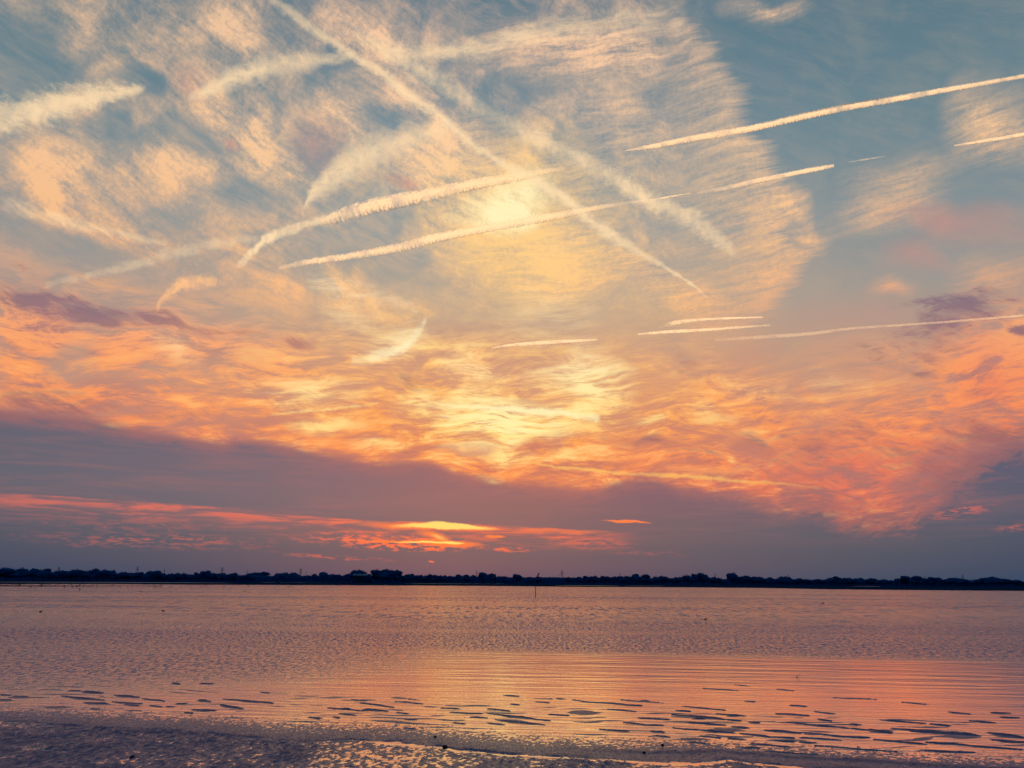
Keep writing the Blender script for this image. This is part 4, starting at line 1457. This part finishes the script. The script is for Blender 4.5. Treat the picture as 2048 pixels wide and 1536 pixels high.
# ------------------------------------------------------------------ condensation trails, real tubes of ice cloud 9.5 km up
def trail_material(name, density, fray, scale_u):
    m = material(name)
    tcn = new('ShaderNodeTexCoord')
    uv = N(tcn.outputs['UV'])
    n1 = noise(mapping(uv, scale=(scale_u, 1.5, 1)), 1.0, 5, 0.65, 0.5)
    n2 = noise(mapping(uv, scale=(0.12, 0.4, 1)), 1.0, 3, 0.5)
    lw = new('ShaderNodeLayerWeight')
    lw.inputs['Blend'].default_value = 0.5
    fc = 1.0 - N(lw.outputs['Facing'])                   # thin near the rim, thick through the middle
    s = new('ShaderNodeSeparateXYZ')
    put(s.inputs[0], uv)
    endf = N(s.outputs[2])
    at = new('ShaderNodeAttribute')
    at.attribute_name = 'thickness'
    th = N(at.outputs['Fac'])
    a = sm(mth('POWER', fc, 1.2) * 1.15 + (n1 - 0.5) * 1.7 - 0.10, 0.05, 1.0) * density * th * sm(n2, 0.3, 0.6, 0.45, 1.0)
    a = mn(a, 0.93)
    tr = new('ShaderNodeBsdfTransparent')
    tl = new('ShaderNodeBsdfTranslucent')
    tl.inputs['Color'].default_value = (0.97, 0.87, 0.76, 1)
    df = new('ShaderNodeBsdfDiffuse')
    df.inputs['Color'].default_value = (0.97, 0.87, 0.76, 1)
    put(tl.inputs['Normal'], combine(0.08, -0.97, -0.2))      # ice scatters the same whichever way its puffs face
    m1 = new('ShaderNodeMixShader')
    m1.inputs[0].default_value = 0.12
    N.tree.links.new(tl.outputs[0], m1.inputs[1])
    N.tree.links.new(df.outputs[0], m1.inputs[2])
    m2 = new('ShaderNodeMixShader')
    put(m2.inputs[0], a)
    N.tree.links.new(tr.outputs[0], m2.inputs[1])
    N.tree.links.new(m1.outputs[0], m2.inputs[2])
    out(m2)
    return m


M_TR = trail_material('ice_trail', 1.05, 0.26, 0.7)
M_TRF = trail_material('faint_ice_trail', 0.55, 0.38, 0.6)
ALT = 9500.0


def catmull(pts, n):
    P_ = np.array(pts, float)
    t = np.linspace(0, len(P_) - 1, n)
    res = []
    for u in t:
        i = min(int(u), len(P_) - 2)
        f = u - i
        p0, p1, p2, p3 = P_[max(i - 1, 0)], P_[i], P_[i + 1], P_[min(i + 2, len(P_) - 1)]
        res.append(0.5 * ((2 * p1) + (-p0 + p2) * f + (2 * p0 - 5 * p1 + 4 * p2 - p3) * f * f + (-p0 + 3 * p1 - 3 * p2 + p3) * f ** 3))
    return np.array(res)


def trail(pts, label, mat, fringe=0.0, seed=0, puffy=0.05, alt=9500.0):
    """pts: x, y, half width px, thickness along the trail"""
    rng = np.random.RandomState(seed)
    L = sum(math.hypot(a[0] - b[0], a[1] - b[1]) for a, b in zip(pts[:-1], pts[1:]))
    n = int(max(40, L / 1.6))
    c = catmull(pts, n)
    seg = 20
    centre, rad = [], []
    for k in range(n):
        d = ray(c[k, 0], c[k, 1])
        t = alt / d.z
        centre.append(d * t)
        rad.append(max(c[k, 2], 0.3) / FPX * t)
    s_len = np.cumsum([0] + [(centre[k + 1] - centre[k]).length for k in range(n - 1)])
    vs, uvs, th = [], [], []
    V0 = np.arange(n)
    rr = np.array(rad)
    up = Vector((0, 0, 1))
    u_ = np.cumsum([0] + [math.hypot(*(c[k + 1, :2] - c[k, :2])) / (0.6 * max(3.0, c[:, 2].mean())) for k in range(n - 1)])
    for k in range(n):
        ax = (centre[min(k + 1, n - 1)] - centre[max(k - 1, 0)]).normalized()
        h = ax.cross(up).normalized()
        w = h.cross(ax).normalized()
        for j in range(seg + 1):
            a = 2 * math.pi * j / seg
            ja = j % seg
            q = 1 + puffy * 2 * (float(fbm(np.array([u_[k] * 0.9]), np.array([ja * 0.55 + seed * 9.0]), 3, seed)[0]) - 0.5)
            p = centre[k] + (h * math.cos(a) + w * math.sin(a)) * rr[k] * q
            if fringe and math.sin(a) < 0:               # falling streaks of ice under the trail
                f = float(vnoise(np.array([u_[k] * 2.2]), np.array([3.0]), seed + 5)[0]) ** 2
                p = p - up * rr[k] * fringe * 0.25 * f * (-math.sin(a))
            vs.append(p)
            uvs.append((u_[k], j / seg * 4))
            nn = h * math.cos(a) + w * math.sin(a)
            f_ = nn.dot(Vector((0, -0.80, -0.60)))
            f_ = min(1.0, max(0.0, (f_ + 0.15) / 0.5))     # the far upper side is spread thin
            th.append(c[k, 3] * (0.10 + 0.90 * f_))
    fs = []
    m_ = seg + 1
    for k in range(n - 1):
        for j in range(seg):
            fs.append((k * m_ + j, k * m_ + j + 1, (k + 1) * m_ + j + 1, (k + 1) * m_ + j))
    o = mesh_obj('contrail', vs, fs, mat, smooth=True, uvs=uvs)
    at = o.data.attributes.new('thickness', 'FLOAT', 'POINT')
    at.data.foreach_set('value', np.clip(np.array(th, dtype=np.float32), 0, 1))
    tag(o, label, 'contrail', 'contrails across the sunset sky')
    return o


trail([(1250, 301, 1, .5), (1300, 293, 5, .9), (1400, 274, 7, 1), (1500, 257, 7, 1), (1600, 234, 7, 1), (1700, 213, 7, 1), (1800, 196, 6, 1), (1900, 178, 5, .9), (1980, 164, 4, .8), (2080, 146, 4, .7)],
      'long sharp contrail climbing from the centre right to the right edge', M_TR, 1.0, 1)
trail([(645, 442, 8, .5), (690, 428, 15, .9), (760, 408, 16, 1), (850, 390, 14, 1), (940, 370, 12, 1), (1030, 354, 10, .9), (1080, 344, 7, .5), (1130, 336, 4, .2)],
      'thick bright contrail crossing above the glow, upper of the bright pair', M_TR, 1.0, 2, alt=11200.0)
trail([(560, 536, 5, .3), (620, 523, 7, .8), (700, 512, 8, .9), (800, 494, 10, 1), (860, 478, 11, 1), (930, 464, 9, 1), (1040, 444, 9, 1), (1130, 428, 8, .9), (1190, 416, 6, .6), (1240, 408, 4, .3), (1290, 400, 3, .15)],
      'long bright contrail through the glow, lower of the bright pair', M_TR, .8, 3)
trail([(1300, 401, 1.5, .5), (1335, 394, 2.2, .9), (1382, 386, 1, .4)], 'short thin contrail dash between the glow and the frayed cloud edge', M_TR, 0, 4)
trail([(1395, 386, 3, .15), (1450, 376, 5, .4), (1520, 360, 5, .8), (1580, 348, 5, 1), (1630, 338, 5, 1), (1668, 331, 3, .6)],
      'middle sized contrail crossing the frayed edge of the cloud sheet', M_TR, 1.0, 5)
trail([(1698, 324, 1, .4), (1735, 318, 2, .6), (1772, 312, 1, .3)], 'faint tiny contrail dash on the clear blue at the right', M_TRF, 0, 6)
trail([(1908, 291, 1.5, .5), (1960, 283, 3, 1), (2010, 275, 3.5, 1), (2080, 262, 4, 1)], 'short contrail running off the right edge below the long one', M_TR, .5, 7)
trail([(984, 695, 2, .6), (1030, 689, 4, 1), (1090, 685, 4.5, 1), (1140, 682, 4, .9), (1195, 679, 2, .5)], 'short bright contrail lens low in the yellow clouds', M_TR, .3, 8, alt=8300.0)
trail([(1276, 668, 2, .6), (1330, 664, 4, 1), (1400, 660, 3.5, .9), (1470, 655, 3, .6), (1540, 650, 2, .3)], 'bright level contrail streak under the arched one', M_TR, .3, 9, alt=7900.0)
trail([(1322, 654, 3, .4), (1350, 645, 5, .7), (1400, 639, 3, .8), (1460, 636, 2.5, .9), (1525, 634, 1.5, .6)], 'arched contrail with combed strands above the level streak', M_TR, 2.0, 10, alt=8900.0)
trail([(1430, 680, 3, .25), (1520, 674, 4, .5), (1620, 667, 4, .6), (1700, 657, 3, .55), (1800, 650, 2.5, .6), (1900, 643, 2.5, .7), (2080, 628, 2.5, .8)],
      'long faint contrail low over the orange clouds at the right', M_TRF, .3, 11, alt=7400.0)
